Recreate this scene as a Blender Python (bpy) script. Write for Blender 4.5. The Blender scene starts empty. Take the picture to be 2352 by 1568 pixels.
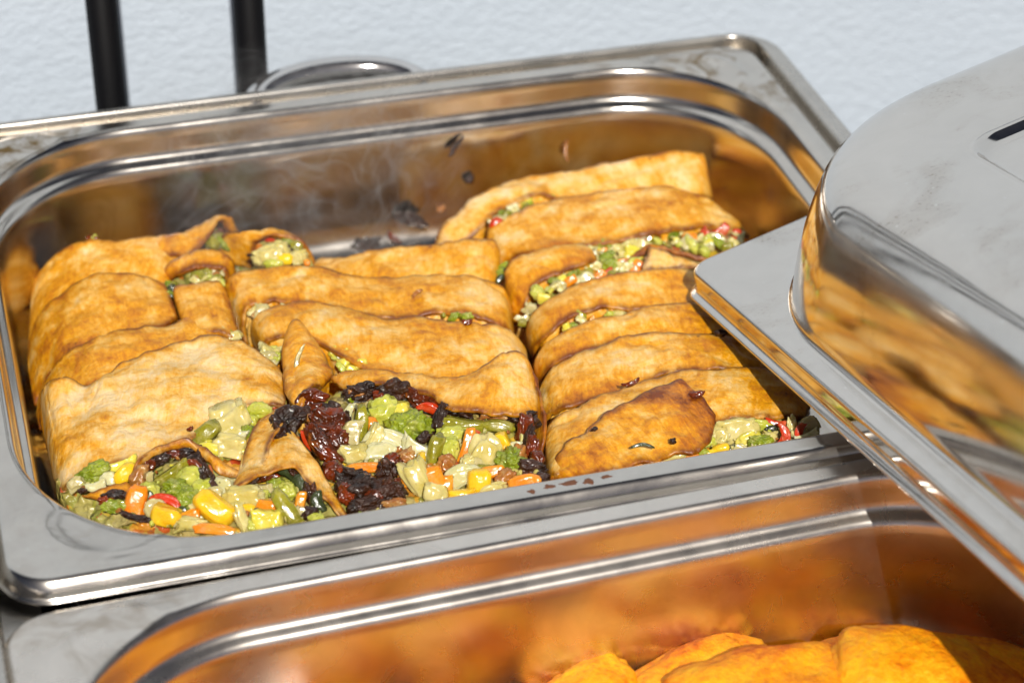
import bpy, math, random
import numpy as np
from mathutils import Matrix, Vector

# ------------------------------------------------------------------ camera
S = 0.01                                   # everything below is written in centimetres
FPX, CXP, CYP, WPX = 5164.576, 1176.0, 784.0, 2352.0
CAM = np.array([-16.5287, -64.119, 42.1627])
PITCH, YAW, ROLL = 0.601021, 0.288155, 0.0144171
def cam_axes():
    cp, sp, cy, sy = math.cos(PITCH), math.sin(PITCH), math.cos(YAW), math.sin(YAW)
    f = np.array([sy*cp, cy*cp, -sp]); r = np.array([cy, -sy, 0.]); u = np.cross(r, f)
    cr, sr = math.cos(ROLL), math.sin(ROLL)
    return cr*r + sr*u, -sr*r + cr*u, f
CR, CU, CF = cam_axes()
scene = bpy.context.scene
col = scene.collection
cd = bpy.data.cameras.new('camera'); cam = bpy.data.objects.new('camera', cd); col.objects.link(cam)
cam.matrix_world = Matrix(((CR[0], CU[0], -CF[0], CAM[0]*S), (CR[1], CU[1], -CF[1], CAM[1]*S),
                           (CR[2], CU[2], -CF[2], CAM[2]*S), (0, 0, 0, 1)))
cd.sensor_width = 36; cd.sensor_fit = 'HORIZONTAL'; cd.lens = FPX/WPX*36
cd.clip_start = 0.02; cd.clip_end = 200
cd.dof.use_dof = True; cd.dof.focus_distance = 0.735; cd.dof.aperture_fstop = 10
scene.camera = cam
# ------------------------------------------------------------------ light
LDIR = CF + 0.0
# lamp sits a little above and to the right of the lens
LPOS = -CF + 0.13*CR + 0.11*CU
LPOS /= np.linalg.norm(LPOS)
SUN_EL = math.asin(LPOS[2]); SUN_AZ = math.atan2(LPOS[0], LPOS[1])
w = bpy.data.worlds.new('World'); scene.world = w; w.use_nodes = True
nt = w.node_tree; bg = nt.nodes['Background']
sky = nt.nodes.new('ShaderNodeTexSky'); sky.sky_type = 'NISHITA'; sky.sun_disc = False
sky.sun_elevation = SUN_EL; sky.sun_rotation = SUN_AZ; sky.dust_density = 0.8; sky.air_density = 0.2; sky.ozone_density = 0.0
nt.links.new(sky.outputs[0], bg.inputs[0]); bg.inputs[1].default_value = 0.05
sd = bpy.data.lights.new('sun', 'SUN'); sd.energy = 5.0; sd.angle = math.radians(0.6); sd.color = (1.0, 0.95, 0.88)
so = bpy.data.objects.new('sun', sd); col.objects.link(so)
so.rotation_euler = Vector(LPOS).to_track_quat('Z', 'Y').to_euler(); so.location = Vector(LPOS*2)
scene.view_settings.view_transform = 'Standard'; scene.view_settings.look = 'None'
scene.view_settings.exposure = -0.10; scene.view_settings.gamma = 1.0
scene.render.engine = 'CYCLES'
scene.cycles.max_bounces = 10; scene.cycles.glossy_bounces = 6

# ------------------------------------------------------------------ helpers
rng = np.random.RandomState(7)
def G(px, py, z):
    """the point of the horizontal plane at height z seen at px, py (2352-wide frame)"""
    d = CF*FPX + CR*(px-CXP) - CU*(py-CYP)
    return CAM + d*((z-CAM[2])/d[2])
def _h(i, j, k, s):
    n = (i*374761393 + j*668265263 + k*2147483647 + s*1274126177) & 0xffffffff
    n = ((n ^ (n >> 13)) * 1274126177) & 0xffffffff
    return ((n ^ (n >> 16)) & 0xffff)/32767.5 - 1
def vn(P, f=1.0, s=0):
    P = np.asarray(P)*f + 137.3; I = np.floor(P).astype(np.int64); F = P-I; F = F*F*(3-2*F)
    o = 0
    for a in (0, 1):
        for b in (0, 1):
            for c in (0, 1):
                wgt = (F[..., 0] if a else 1-F[..., 0])*(F[..., 1] if b else 1-F[..., 1])*(F[..., 2] if c else 1-F[..., 2])
                o = o + wgt*_h(I[..., 0]+a, I[..., 1]+b, I[..., 2]+c, s)
    return o
def fbm(P, f, s=0, o=3):
    return sum(vn(P, f*2**k, s+k)*0.5**k for k in range(o))
def sstep(x, a, b):
    t = np.clip((x-a)/(b-a), 0, 1); return t*t*(3-2*t)
def add(name, V, F, mat, parent=None, attrs=None, smooth=True, loc=None):
    """link ONE mesh object; V in world centimetres"""
    V = np.asarray(V, float)
    base = np.array(parent['_o']) if parent is not None else (np.array(loc, float) if loc is not None else V.mean(0))
    me = bpy.data.meshes.new(name)
    me.from_pydata(((V-base)*S).tolist(), [], [tuple(int(q) for q in f) for f in F])
    if smooth: me.shade_smooth()
    for k, v in (attrs or {}).items():
        v = np.asarray(v, float)
        if v.ndim == 1:
            a = me.attributes.new(k, 'FLOAT', 'POINT'); a.data.foreach_set('value', v)
        else:
            a = me.attributes.new(k, 'FLOAT_VECTOR', 'POINT'); a.data.foreach_set('vector', v.ravel())
    me.materials.append(mat)
    o = bpy.data.objects.new(name, me); col.objects.link(o)
    if parent is not None:
        o.parent = parent
    else:
        o.location = base*S
    o['_o'] = base.tolist()
    return o
def sub(o, name, V, F, mat, **k):          # child whose parent is itself a part (same frame)
    c = add(name, V, F, mat, parent=o, **k); return c
def tag(o, label, cat, group=None):
    o['label'] = label; o['category'] = cat
    if group: o['group'] = group
    return o
def thing(name, label, cat, loc, group=None):
    o = bpy.data.objects.new(name, None); col.objects.link(o); o.empty_display_size = 0.01
    o.location = Vector(loc)*S; o['_o'] = [float(x) for x in loc]
    return tag(o, label, cat, group)
def grid_faces(nv, nu, off=0, wrap=False, flip=False):
    F = []
    for j in range(nv-1):
        for i in range(nu if wrap else nu-1):
            a = off+j*nu+i; b = off+j*nu+(i+1) % nu; c = off+(j+1)*nu+(i+1) % nu; d = off+(j+1)*nu+i
            F.append((a, d, c, b) if flip else (a, b, c, d))
    return F
def curve(pts, n):
    P = np.asarray(pts, float)
    if len(P) == 2:
        t = np.linspace(0, 1, n)[:, None]; return P[0]*(1-t)+P[1]*t
    d = np.r_[0, np.cumsum(np.maximum(np.linalg.norm(np.diff(P, axis=0), axis=1), 1e-6)**0.7)]
    m = np.zeros_like(P)
    m[1:-1] = (P[2:]-P[:-2])/(d[2:]-d[:-2])[:, None]
    m[0] = (P[1]-P[0])/(d[1]-d[0]); m[-1] = (P[-1]-P[-2])/(d[-1]-d[-2])
    dd = np.linspace(0, d[-1], n*8); k = np.clip(np.searchsorted(d, dd, side='right')-1, 0, len(d)-2)
    h = (d[k+1]-d[k])[:, None]; t = ((dd-d[k])[:, None])/h
    Q = (2*t**3-3*t**2+1)*P[k]+(t**3-2*t**2+t)*h*m[k]+(-2*t**3+3*t**2)*P[k+1]+(t**3-t**2)*h*m[k+1]
    L = np.r_[0, np.cumsum(np.linalg.norm(np.diff(Q, axis=0), axis=1))]
    x = np.linspace(0, L[-1], n)
    return np.stack([np.interp(x, L, Q[:, a]) for a in range(3)], 1)

# ------------------------------------------------------------------ materials
def mat(name):
    m = bpy.data.materials.new(name); m.use_nodes = True; n = m.node_tree
    return m, n, n.nodes['Principled BSDF']
def nd(n, t, **k):
    x = n.nodes.new(t)
    for a, b in k.items():
        if a in x.inputs: x.inputs[a].default_value = b
        else: setattr(x, a, b)
    return x
def noise(n, vec, scale, detail=4, rough=0.55, dist=0.0):
    x = nd(n, 'ShaderNodeTexNoise', Scale=scale, Detail=detail, Roughness=rough, Distortion=dist)
    if vec is not None: n.links.new(vec, x.inputs['Vector'])
    return x.outputs['Fac']
def ramp(n, fac, stops):
    x = n.nodes.new('ShaderNodeValToRGB'); e = x.color_ramp.elements
    while len(e) > 1: e.remove(e[-1])
    e[0].position = stops[0][0]; e[0].color = stops[0][1] if len(stops[0][1]) == 4 else (*stops[0][1], 1)
    for p, c in stops[1:]:
        q = e.new(p); q.color = c if len(c) == 4 else (*c, 1)
    n.links.new(fac, x.inputs['Fac']); return x.outputs['Color']
def g3(v): return (v, v, v)
def mixc(n, fac, a, b, mode='MIX'):
    x = n.nodes.new('ShaderNodeMix'); x.data_type = 'RGBA'; x.blend_type = mode
    for s, v in ((0, fac), (6, a), (7, b)):
        if hasattr(v, 'is_linked') or hasattr(v, 'links'): n.links.new(v, x.inputs[s])
        else: x.inputs[s].default_value = v if s == 0 else ((*v, 1) if len(v) == 3 else v)
    return x.outputs[2]
def math_(n, op, a, b=None):
    x = n.nodes.new('ShaderNodeMath'); x.operation = op
    for i, v in enumerate((a, b)):
        if v is None: continue
        if isinstance(v, (int, float)): x.inputs[i].default_value = v
        else: n.links.new(v, x.inputs[i])
    return x.outputs[0]
def objco(n, rnd=False):
    tc = n.nodes.new('ShaderNodeTexCoord')
    return tc.outputs['Object']
def bump(n, h, strength, dist, prev=None):
    b = nd(n, 'ShaderNodeBump', Strength=strength, Distance=dist); n.links.new(h, b.inputs['Height'])
    if prev is not None: n.links.new(prev, b.inputs['Normal'])
    return b.outputs['Normal']

def steel(name, base=(0.61, 0.575, 0.53), spots=0, r0=0.16, r1=0.30, dirt=0.0, brushed=0.0, smear=0.5):
    m, n, p = mat(name); co = objco(n)
    p.inputs['Metallic'].default_value = 1
    big = noise(n, co, 35, 5, 0.6, 0.6)
    rr = ramp(n, big, [(0.3, g3(r0)), (0.75, g3(r1))])
    fine = noise(n, co, 900, 2)
    n.links.new(rr, p.inputs['Roughness'])
    colr = mixc(n, ramp(n, noise(n, co, 60, 5, 0.65, 1.0), [(0.35, g3(0)), (0.75, g3(smear))]), base, tuple(c*0.72 for c in base))
    if dirt:
        d = math_(n, 'MULTIPLY', ramp(n, noise(n, co, 45, 6, 0.7, 1.5), [(0.48, g3(0)), (0.66, g3(1))]), dirt)
        at = nd(n, 'ShaderNodeAttribute', attribute_name='dirt')
        d = math_(n, 'MULTIPLY', d, at.outputs['Fac'])
        colr = mixc(n, d, colr, (0.20, 0.12, 0.035))
        sp = nd(n, 'ShaderNodeTexVoronoi', Scale=330.0); n.links.new(co, sp.inputs['Vector'])
        sm = ramp(n, sp.outputs['Distance'], [(0.10, g3(1)), (0.16, g3(0))])
        ms = math_(n, 'MULTIPLY', sm, ramp(n, noise(n, co, 25, 3), [(0.56, g3(0)), (0.6, g3(0.6))]))
        colr = mixc(n, ms, colr, (0.75, 0.74, 0.72))
    if spots:
        mk = ramp(n, noise(n, co, 30, 4, 0.6, 0.8), [(0.52, g3(0)), (0.68, g3(1))])
        fs = ramp(n, noise(n, co, 700, 5, 0.7), [(0.56, g3(0)), (0.66, g3(0.7))])
        colr = mixc(n, math_(n, 'MULTIPLY', mk, fs), colr, (0.22, 0.16, 0.10))
        colr = mixc(n, math_(n, 'MULTIPLY', mk, 0.22), colr, (0.34, 0.28, 0.20))
        ds = nd(n, 'ShaderNodeTexVoronoi', Scale=150.0); n.links.new(co, ds.inputs['Vector'])
        dm = math_(n, 'MULTIPLY', ramp(n, ds.outputs['Distance'], [(0.05, g3(1)), (0.09, g3(0))]), ramp(n, noise(n, co, 18, 2), [(0.5, g3(0)), (0.6, g3(0.8))]))
        colr = mixc(n, dm, colr, (0.85, 0.84, 0.82))
    n.links.new(colr, p.inputs['Base Color'])
    mp = nd(n, 'ShaderNodeMapping'); mp.inputs['Scale'].default_value = (40, 40, 2600) if brushed else (500, 500, 500)
    n.links.new(co, mp.inputs['Vector'])
    h = noise(n, mp.outputs[0], 1.0, 3, 0.6)
    nn = bump(n, h, 0.35 if brushed else 0.05, 0.0001*(brushed if brushed else 1))
    nn = bump(n, noise(n, co, 22, 2), 0.12, 0.0012, nn)
    n.links.new(nn, p.inputs['Normal'])
    return m
M_pan = steel('pan_steel', base=(.64,.60,.545), dirt=1.0, r0=0.13, r1=0.26)
M_pan2 = steel('brushed_pan_steel', base=(.76,.70,.63), r0=0.22, r1=0.34, dirt=0.4, brushed=0.35)
M_lid = steel('lid_steel', spots=1, base=(0.68, 0.645, 0.60), r0=0.07, r1=0.16, smear=0.25)
M_frame = steel('frame_steel', base=(0.56, 0.53, 0.485), r0=0.22, r1=0.34, dirt=0.0)
M_chrome = steel('chrome', base=(0.66, 0.65, 0.64), r0=0.06, r1=0.10, smear=0.2)

def crust_mat():
    m, n, p = mat('baked_dough'); co = objco(n)
    su = nd(n, 'ShaderNodeAttribute', attribute_name='suv').outputs['Vector']
    ed = nd(n, 'ShaderNodeAttribute', attribute_name='edge').outputs['Fac']
    to = nd(n, 'ShaderNodeAttribute', attribute_name='toast').outputs['Fac']
    mp = nd(n, 'ShaderNodeMapping'); mp.inputs['Scale'].default_value = (3.2, 0.8, 1); n.links.new(su, mp.inputs['Vector'])
    streak = noise(n, mp.outputs[0], 1.6, 6, 0.6, 1.2)
    blot = noise(n, co, 62, 7, 0.66, 0.3)
    fine = noise(n, co, 420, 4, 0.7)
    t = math_(n, 'ADD', math_(n, 'MULTIPLY', streak, 0.45), math_(n, 'MULTIPLY', blot, 1.55))
    t = math_(n, 'ADD', t, math_(n, 'MULTIPLY', math_(n, 'SUBTRACT', fine, 0.5), 0.35))
    t = math_(n, 'SUBTRACT', t, 0.47)
    t = math_(n, 'ADD', t, math_(n, 'MULTIPLY', nd(n, 'ShaderNodeAttribute', attribute_name='rim').outputs['Fac'], 0.10))
    t = math_(n, 'ADD', t, to)
    c = ramp(n, t, [(0.24, (0.88, 0.64, 0.33)), (0.44, (0.83, 0.49, 0.13)), (0.60, (0.73, 0.33, 0.030)), (0.80, (0.50, 0.165, 0.010)), (1.0, (0.18, 0.04, 0.005))])
    e = math_(n, 'MULTIPLY', ed, ramp(n, noise(n, co, 160, 4), [(0.34, g3(0.4)), (0.56, g3(1))]))
    c = mixc(n, math_(n, 'MULTIPLY', e, 0.96), c, (0.13, 0.03, 0.006))
    vo = nd(n, 'ShaderNodeTexVoronoi', Scale=105.0); n.links.new(co, vo.inputs['Vector'])
    sp = ramp(n, vo.outputs['Distance'], [(0.045, g3(1)), (0.10, g3(0))])
    sp = math_(n, 'MULTIPLY', sp, ramp(n, noise(n, co, 60, 2), [(0.54, g3(0)), (0.58, g3(0.85))]))
    c = mixc(n, sp, c, (0.12, 0.03, 0.01))
    hs = nd(n, 'ShaderNodeHueSaturation', Saturation=1.04, Value=1.03); n.links.new(c, hs.inputs['Color']); c = hs.outputs['Color']
    n.links.new(c, p.inputs['Base Color'])
    n.links.new(ramp(n, blot, [(0.35, g3(0.30)), (0.65, g3(0.58))]), p.inputs['Roughness'])
    p.inputs['Specular IOR Level'].default_value = 0.45
    p.inputs['Subsurface Weight'].default_value = 0.12; p.inputs['Subsurface Radius'].default_value = (0.004, 0.002, 0.0008)
    p.inputs['Subsurface Scale'].default_value = 0.6
    nn = bump(n, fine, 0.6, 0.0008); nn = bump(n, noise(n, co, 120, 6, 0.65), 0.8, 0.0014, nn); nn = bump(n, streak, 0.2, 0.0005, nn)
    p.inputs['Coat Weight'].default_value = 0.18; p.inputs['Coat Roughness'].default_value = 0.25
    n.links.new(nn, p.inputs['Normal'])
    return m
M_crust = crust_mat()
def veg(name, a, b, rough=0.18, sauce=0.3, sss=0.4, bs=200, bd=0.0005, spec=0.35, specks=0.7, c3=None):
    m, n, p = mat(name); co = objco(n)
    f = noise(n, co, 130, 5, 0.6, 0.5)
    c = ramp(n, f, [(0.34, a), (0.64, b)] + ([(0.80, c3)] if c3 else []))
    if sss:
        c = mixc(n, ramp(n, noise(n, co, 210, 5, 0.65, 0.8), [(0.50, g3(0)), (0.66, g3(sauce))]), c, (0.66, 0.56, 0.24))
    if specks:
        vo = nd(n, 'ShaderNodeTexVoronoi', Scale=420.0); n.links.new(co, vo.inputs['Vector'])
        sp = ramp(n, vo.outputs['Distance'], [(0.10, g3(1)), (0.18, g3(0))])
        sp = math_(n, 'MULTIPLY', sp, ramp(n, noise(n, co, 170, 2), [(0.55, g3(0)), (0.62, g3(specks))]))
        c = mixc(n, sp, c, (0.06, 0.05, 0.015))
    n.links.new(c, p.inputs['Base Color'])
    n.links.new(ramp(n, noise(n, co, 300, 3), [(0.3, g3(rough*0.6)), (0.7, g3(rough*1.8))]), p.inputs['Roughness'])
    p.inputs['Specular IOR Level'].default_value = spec
    if sss:
        p.inputs['Subsurface Weight'].default_value = sss; p.inputs['Subsurface Radius'].default_value = (0.004, 0.003, 0.0015)
        p.inputs['Subsurface Scale'].default_value = 1.0
    p.inputs['Coat Weight'].default_value = 0.45; p.inputs['Coat Roughness'].default_value = 0.05
    nn = bump(n, noise(n, co, bs*1.2, 4, 0.55), 0.7, bd); n.links.new(nn, p.inputs['Normal']); cn = bump(n, noise(n, co, 240, 2, 0.5), 0.5, 0.0008); n.links.new(cn, p.inputs['Coat Normal'])
    return m
MV = {
 'cream': veg('cauliflower', (0.66, 0.57, 0.25), (0.52, 0.42, 0.10), c3=(0.50, 0.34, 0.08)),
 'white': veg('cooked_cabbage', (0.69, 0.65, 0.42), (0.54, 0.50, 0.22)),
 'onion': veg('cooked_onion', (0.58, 0.50, 0.26), (0.42, 0.35, 0.13), c3=(0.42, 0.27, 0.08)),
 'yellow': veg('corn_yellow', (0.86, 0.56, 0.02), (0.80, 0.42, 0.01), specks=0.2, sauce=0.05),
 'lemon': veg('yellow_green', (0.74, 0.62, 0.06), (0.62, 0.52, 0.06)),
 'orange': veg('carrot', (0.82, 0.20, 0.006), (0.74, 0.28, 0.012), specks=0.3, sauce=0.1),
 'red': veg('red_pepper', (0.58, 0.03, 0.004), (0.42, 0.04, 0.005), specks=0.3, sss=0.1, sauce=0.15),
 'green': veg('broccoli_green', (0.30, 0.35, 0.014), (0.13, 0.18, 0.006), bs=420, bd=0.0012, rough=0.28),
 'pale': veg('pale_green', (0.56, 0.55, 0.10), (0.40, 0.42, 0.04), bs=300, bd=0.0008),
 'olive': veg('olive_stalk', (0.32, 0.29, 0.02), (0.17, 0.16, 0.01)),
 'dark': veg('dark_leaf', (0.05, 0.07, 0.02), (0.025, 0.03, 0.01), sss=0, bs=300),
 'maroon': veg('roasted_red', (0.19, 0.026, 0.003), (0.045, 0.010, 0.002), rough=0.14, sss=0, bs=260, bd=0.0008, c3=(0.46, 0.12, 0.010)),
 'brown': veg('roasted_brown', (0.42, 0.17, 0.03), (0.24, 0.07, 0.015), sss=0.1, bs=260, bd=0.001),
 'burnt': veg('charred', (0.010, 0.005, 0.003), (0.045, 0.013, 0.004), rough=0.36, sss=0, bs=380, bd=0.0012, spec=0.3, specks=0, c3=(0.16, 0.035, 0.006)),
}
def filling_mat():
    m, n, p = mat('vegetable_filling'); co = objco(n)
    ds = nd(n, 'ShaderNodeTexNoise', Scale=160.0, Detail=3.0); n.links.new(co, ds.inputs['Vector'])
    va = nd(n, 'ShaderNodeVectorMath', operation='MULTIPLY_ADD'); n.links.new(ds.outputs['Color'], va.inputs[0]); va.inputs[1].default_value = (.006, .006, .006); n.links.new(co, va.inputs[2])
    vo = nd(n, 'ShaderNodeTexVoronoi', Scale=210.0); n.links.new(va.outputs[0], vo.inputs['Vector'])
    sep = nd(n, 'ShaderNodeSeparateColor'); n.links.new(vo.outputs['Color'], sep.inputs[0])
    cc = ramp(n, sep.outputs[0], [(0.0, (0.50, 0.40, 0.13)), (0.3, (0.30, 0.29, 0.05)), (0.5, (0.52, 0.43, 0.17)), (0.7, (0.24, 0.25, 0.03)), (0.82, (0.70, 0.42, 0.03)), (0.9, (0.60, 0.18, 0.02)), (0.96, (0.4, 0.05, 0.01))])
    cc = mixc(n, ramp(n, noise(n, co, 90, 4), [(0.45, g3(0)), (0.75, g3(0.55))]), cc, (0.28, 0.15, 0.04))
    n.links.new(cc, p.inputs['Base Color']); p.inputs['Roughness'].default_value = 0.3
    p.inputs['Coat Weight'].default_value = 0.8; p.inputs['Coat Roughness'].default_value = 0.08
    nn = bump(n, vo.outputs['Distance'], 0.8, -0.002); nn = bump(n, noise(n, co, 500, 3), 0.4, 0.0005, nn)
    n.links.new(nn, p.inputs['Normal']); return m
M_fill = filling_mat()
def simple(name, c, rough=0.5, metal=0.0, spec=0.5):
    m, n, p = mat(name); co = objco(n)
    cc = mixc(n, noise(n, co, 120, 4), c, tuple(x*0.7 for x in c)); n.links.new(cc, p.inputs['Base Color'])
    p.inputs['Roughness'].default_value = rough; p.inputs['Metallic'].default_value = metal; p.inputs['Specular IOR Level'].default_value = spec
    return m
M_black = simple('black_paint', (0.004, 0.004, 0.005), 0.5, spec=0.15)
def stucco():
    m, n, p = mat('white_stucco'); co = objco(n)
    c = mixc(n, noise(n, co, 9, 4), (0.54, 0.605, 0.68), (0.47, 0.54, 0.62)); n.links.new(c, p.inputs['Base Color'])
    p.inputs['Roughness'].default_value = 0.75
    mp = nd(n, 'ShaderNodeMapping'); mp.inputs['Scale'].default_value = (1, 1, 1.6); n.links.new(co, mp.inputs['Vector'])
    h = noise(n, mp.outputs[0], 210, 4, 0.5, 0.5)
    nn = bump(n, h, 0.36, 0.003); n.links.new(nn, p.inputs['Normal']); return m
M_wall = stucco()
def fried():
    m, n, p = mat('fried_batter'); co = objco(n)
    t = math_(n, 'ADD', math_(n, 'MULTIPLY', noise(n, co, 45, 5, 0.6), 0.68), math_(n, 'MULTIPLY', noise(n, co, 500, 4, 0.7), 0.34))
    c = ramp(n, t, [(0.40, (0.95, 0.48, 0.010)), (0.51, (0.92, 0.33, 0.003)), (0.61, (0.70, 0.155, 0.001)), (0.72, (0.38, 0.06, 0.001))])
    n.links.new(c, p.inputs['Base Color']); p.inputs['Roughness'].default_value = 0.42; p.inputs['Specular IOR Level'].default_value = 0.25
    p.inputs['Subsurface Weight'].default_value = 0.1; p.inputs['Subsurface Radius'].default_value = (0.003, 0.0015, 0.0005)
    nn = bump(n, noise(n, co, 380, 5, 0.65), 0.8, 0.0012); nn = bump(n, noise(n, co, 90, 3), 0.5, 0.002, nn); n.links.new(nn, p.inputs['Normal']); return m
M_fried = fried()

# ------------------------------------------------------------------ ring-built steelware
def rrect(cx, cy, hx, hy, r, nc=20, ns=14):
    """rounded rectangle with a constant number of points, anticlockwise"""
    P = []
    for (sx, sy, a0) in ((1, 1, 0), (-1, 1, 90), (-1, -1, 180), (1, -1, 270)):
        ox, oy = cx+sx*(hx-r), cy+sy*(hy-r)
        for k in range(nc+1):
            a = math.radians(a0+90*k/nc); P.append((ox+r*math.cos(a), oy+r*math.sin(a)))
        nx = {0: (-1, 1, 90), 90: (-1, -1, 180), 180: (1, -1, 270), 270: (1, 1, 0)}[a0]
        qx, qy = cx+nx[0]*(hx-r), cy+nx[1]*(hy-r)
        a = math.radians(nx[2]); q = np.array([qx+r*math.cos(a), qy+r*math.sin(a)]); s = np.array(P[-1])
        for k in range(1, ns):
            P.append(tuple(s+(q-s)*k/ns))
    return np.array(P)
def lathe_rings(rings, cap=True):
    V = np.concatenate(rings); nu = len(rings[0]); F = grid_faces(len(rings), nu, 0, True)
    if cap:
        c = rings[-1].mean(0); V = np.vstack([V, c]); k = len(V)-1; o = (len(rings)-1)*nu
        F += [(o+i, o+(i+1) % nu, k) for i in range(nu)]
    return V, F
def rot2(P, c, a):
    ca, sa = math.cos(a), math.sin(a); d = P[:, :2]-np.array(c)
    Q = P.copy(); Q[:, 0] = c[0]+ca*d[:, 0]-sa*d[:, 1]; Q[:, 1] = c[1]+sa*d[:, 0]+ca*d[:, 1]; return Q
HX, HY = 16.25, 13.25
def make_pan(label, cx, cy, rot, material, group, dz=0.0):
    t = thing('food_pan', label, 'food pan', (cx, cy, -6.6), group)
    def ring(r, z, rad): 
        R2 = rrect(cx, cy, HX-r, HY-r, rad); return np.c_[R2, np.full(len(R2), z)]
    rings = []
    for r, z in ((-.40, -.68), (-.43, -.64), (-.40, -.60), (-.33, -.57), (-.29, -.50), (-.27, -.40), (-.20, -.26), (-.10, -.12), (-.03, -.045), (.05, -.01), (.16, 0)):
        rings.append(ring(r, z, 1.3-r))
    for k in range(1, 15):
        s = k/14; rings.append(ring(.16+.40*s, 0, 1.14+s*(6.3-1.14)))
    well = ((.63, -.02), (.71, -.07), (.77, -.15), (.81, -.28), (.84, -.6), (.87, -1.0), (.90, -1.2), (.96, -1.32), (1.06, -1.40), (1.18, -1.46),
            (1.27, -1.55), (1.32, -1.70), (1.35, -2.0), (1.40, -2.8), (1.46, -3.8), (1.53, -5.0), (1.62, -5.5), (1.80, -5.9), (2.1, -6.2), (2.5, -6.4), (3.1, -6.5), (6, -6.5), (9, -6.5))
    for r, z in well: rings.append(ring(r, z, max(2.5, 6.3-(r-.56)*0.9)))
    V, F = lathe_rings(rings)
    # embossed stacking lugs in the four flange corners
    for sx in (-1, 1):
        for sy in (-1, 1):
            c = np.array([cx+sx*(HX-3.15), cy+sy*(HY-2.55)])
            d = (V[:, :2]-c)*np.array([1, 1.0]); rr = np.hypot(d[:, 0], d[:, 1])
            up = np.exp(-((rr-2.0)/.22)**2)*0.11
            V[:, 2] += np.where(V[:, 2] > -0.01, up, 0)
    q = V[:, :2]-np.array([cx, cy])
    corner = sstep(np.abs(q[:, 0])/HX+np.abs(q[:, 1])/HY, 1.45, 1.75)*(V[:, 2] > -.1)
    dirt = corner*np.where(q[:, 1] > 0, 1.0, 0.12) + (V[:, 2] < -2)*0.25
    V = rot2(V, (cx, cy), rot); V[:, 2] += dz
    add('pan_shell', V, F, material, parent=t, attrs={'dirt': dirt})
    return t
PAN1 = make_pan('large steel food pan full of strudel slices', 0, 0, 0.0, M_pan, 'steel food pans set in the chafing frame')
PAN2 = make_pan('steel food pan in the foreground holding orange fried pieces', -0.05, -27.45, 0.024, M_pan2, 'steel food pans set in the chafing frame', -.12)

# chafing frame around both pans
FR = thing('chafing_frame', 'wide steel chafing frame around both food pans, with a chrome loop handle at its back', 'chafing dish', (0, -13.6, -15))
def frring(o, z, rad, i=0):
    # o: 0 at the inner face of the band, 1 at its outer edge
    R2 = rrect(0.0, -13.71, 16.72+.75*o+i, 27.41+o*.36, rad); return np.c_[R2, np.full(len(R2), z)]
fr = [frring(-1.6, -.95, 1.0), frring(-.1, -.92, 1.0), frring(0, -.85, 1.1), frring(0, -.1, 1.1), frring(.06, .06, 1.2), frring(.16, .13, 1.4), frring(.42, .14, 1.6), frring(.50, .11, 1.7), frring(.58, .11, 1.75), frring(.66, .14, 1.8), frring(.84, .12, 2.0),
      frring(.96, .02, 2.2), frring(1.0, -.15, 2.3), frring(1.0, -1.0, 2.3), frring(.8, -3, 2.3), frring(.8, -14.5, 2.3)]
V, F = lathe_rings(fr, cap=False)
add('frame_rim', V, F, M_frame, parent=FR)
def tube(path, rad, n=16):
    P = np.asarray(path); T = np.gradient(P, axis=0); T /= np.linalg.norm(T, axis=1)[:, None]
    up = np.array([0, 0, 1.]); V = []
    for p, t in zip(P, T):
        a = np.cross(t, up); a /= np.linalg.norm(a)+1e-9; b = np.cross(a, t)
        for k in range(n):
            w_ = 2*math.pi*k/n; V.append(p+rad*(math.cos(w_)*a+math.sin(w_)*b))
    return np.array(V), grid_faces(len(P), n, 0, True)
hc = (G(610, 218, .2)+G(955, 170, .2))/2
hp = [hc+np.array([-3.4*math.cos(a), 1.55*math.sin(a)+.3, -.72+0.45*math.sin(a)]) for a in np.linspace(0, math.pi, 40)]
V, F = tube([hp[0]+np.array([0, .1, -1.6])]+hp+[hp[-1]+np.array([0, .1, -1.6])], .50)
add('handle', V, F, M_chrome, parent=FR)

# counter, wall, posts, ground
def box(x0, x1, y0, y1, z0, z1):
    V = np.array([(x, y, z) for x in (x0, x1) for y in (y0, y1) for z in (z0, z1)], float)
    return V, [(0, 1, 3, 2), (4, 6, 7, 5), (0, 4, 5, 1), (2, 3, 7, 6), (0, 2, 6, 4), (1, 5, 7, 3)]
M_table = simple('dark_counter', (0.08, 0.06, 0.05), 0.5)
V, F = box(-90, 90, -55, 24, -18, -14.9); o = add('counter_top', V, F, M_table, smooth=False); o['kind'] = 'structure'
V, F = box(-400, 400, -500, 60, -91, -90); o = add('ground', V, F, simple('ground_paving', (0.16, 0.15, 0.14), 0.9), smooth=False); o['kind'] = 'structure'
V, F = box(-78, 300, 21.5, 41, -90, 240); o = add('wall', V, F, M_wall, smooth=False)
tag(o, 'rough white stucco wall behind the steel pans', 'wall')
for k, (x0, x1, lab) in enumerate((((235, 0), (258, 262), 'left one of the two thin black upright bars behind the pan'), ((572, 0), (583, 218), 'black upright bar standing next to the chrome loop handle'))):
    c = G(x1[0], x1[1], .4); c = CAM+(c-CAM)*((17.0-CAM[1])/(c-CAM)[1])
    zz = np.array([-14.9, 24.0]); ring = [(c[0]+.62*math.cos(a), 17+.62*math.sin(a)) for a in np.linspace(0, 2*math.pi, 33)[:-1]]
    V = np.array([(x, y, z) for z in zz for x, y in ring]); F = grid_faces(2, 32, 0, True)+[tuple(range(32, 64))]
    o = add('upright_bar', V, F, M_black); o.data.shade_smooth()
    tag(o, lab, 'metal bar', 'black bars behind the pan')

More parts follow.
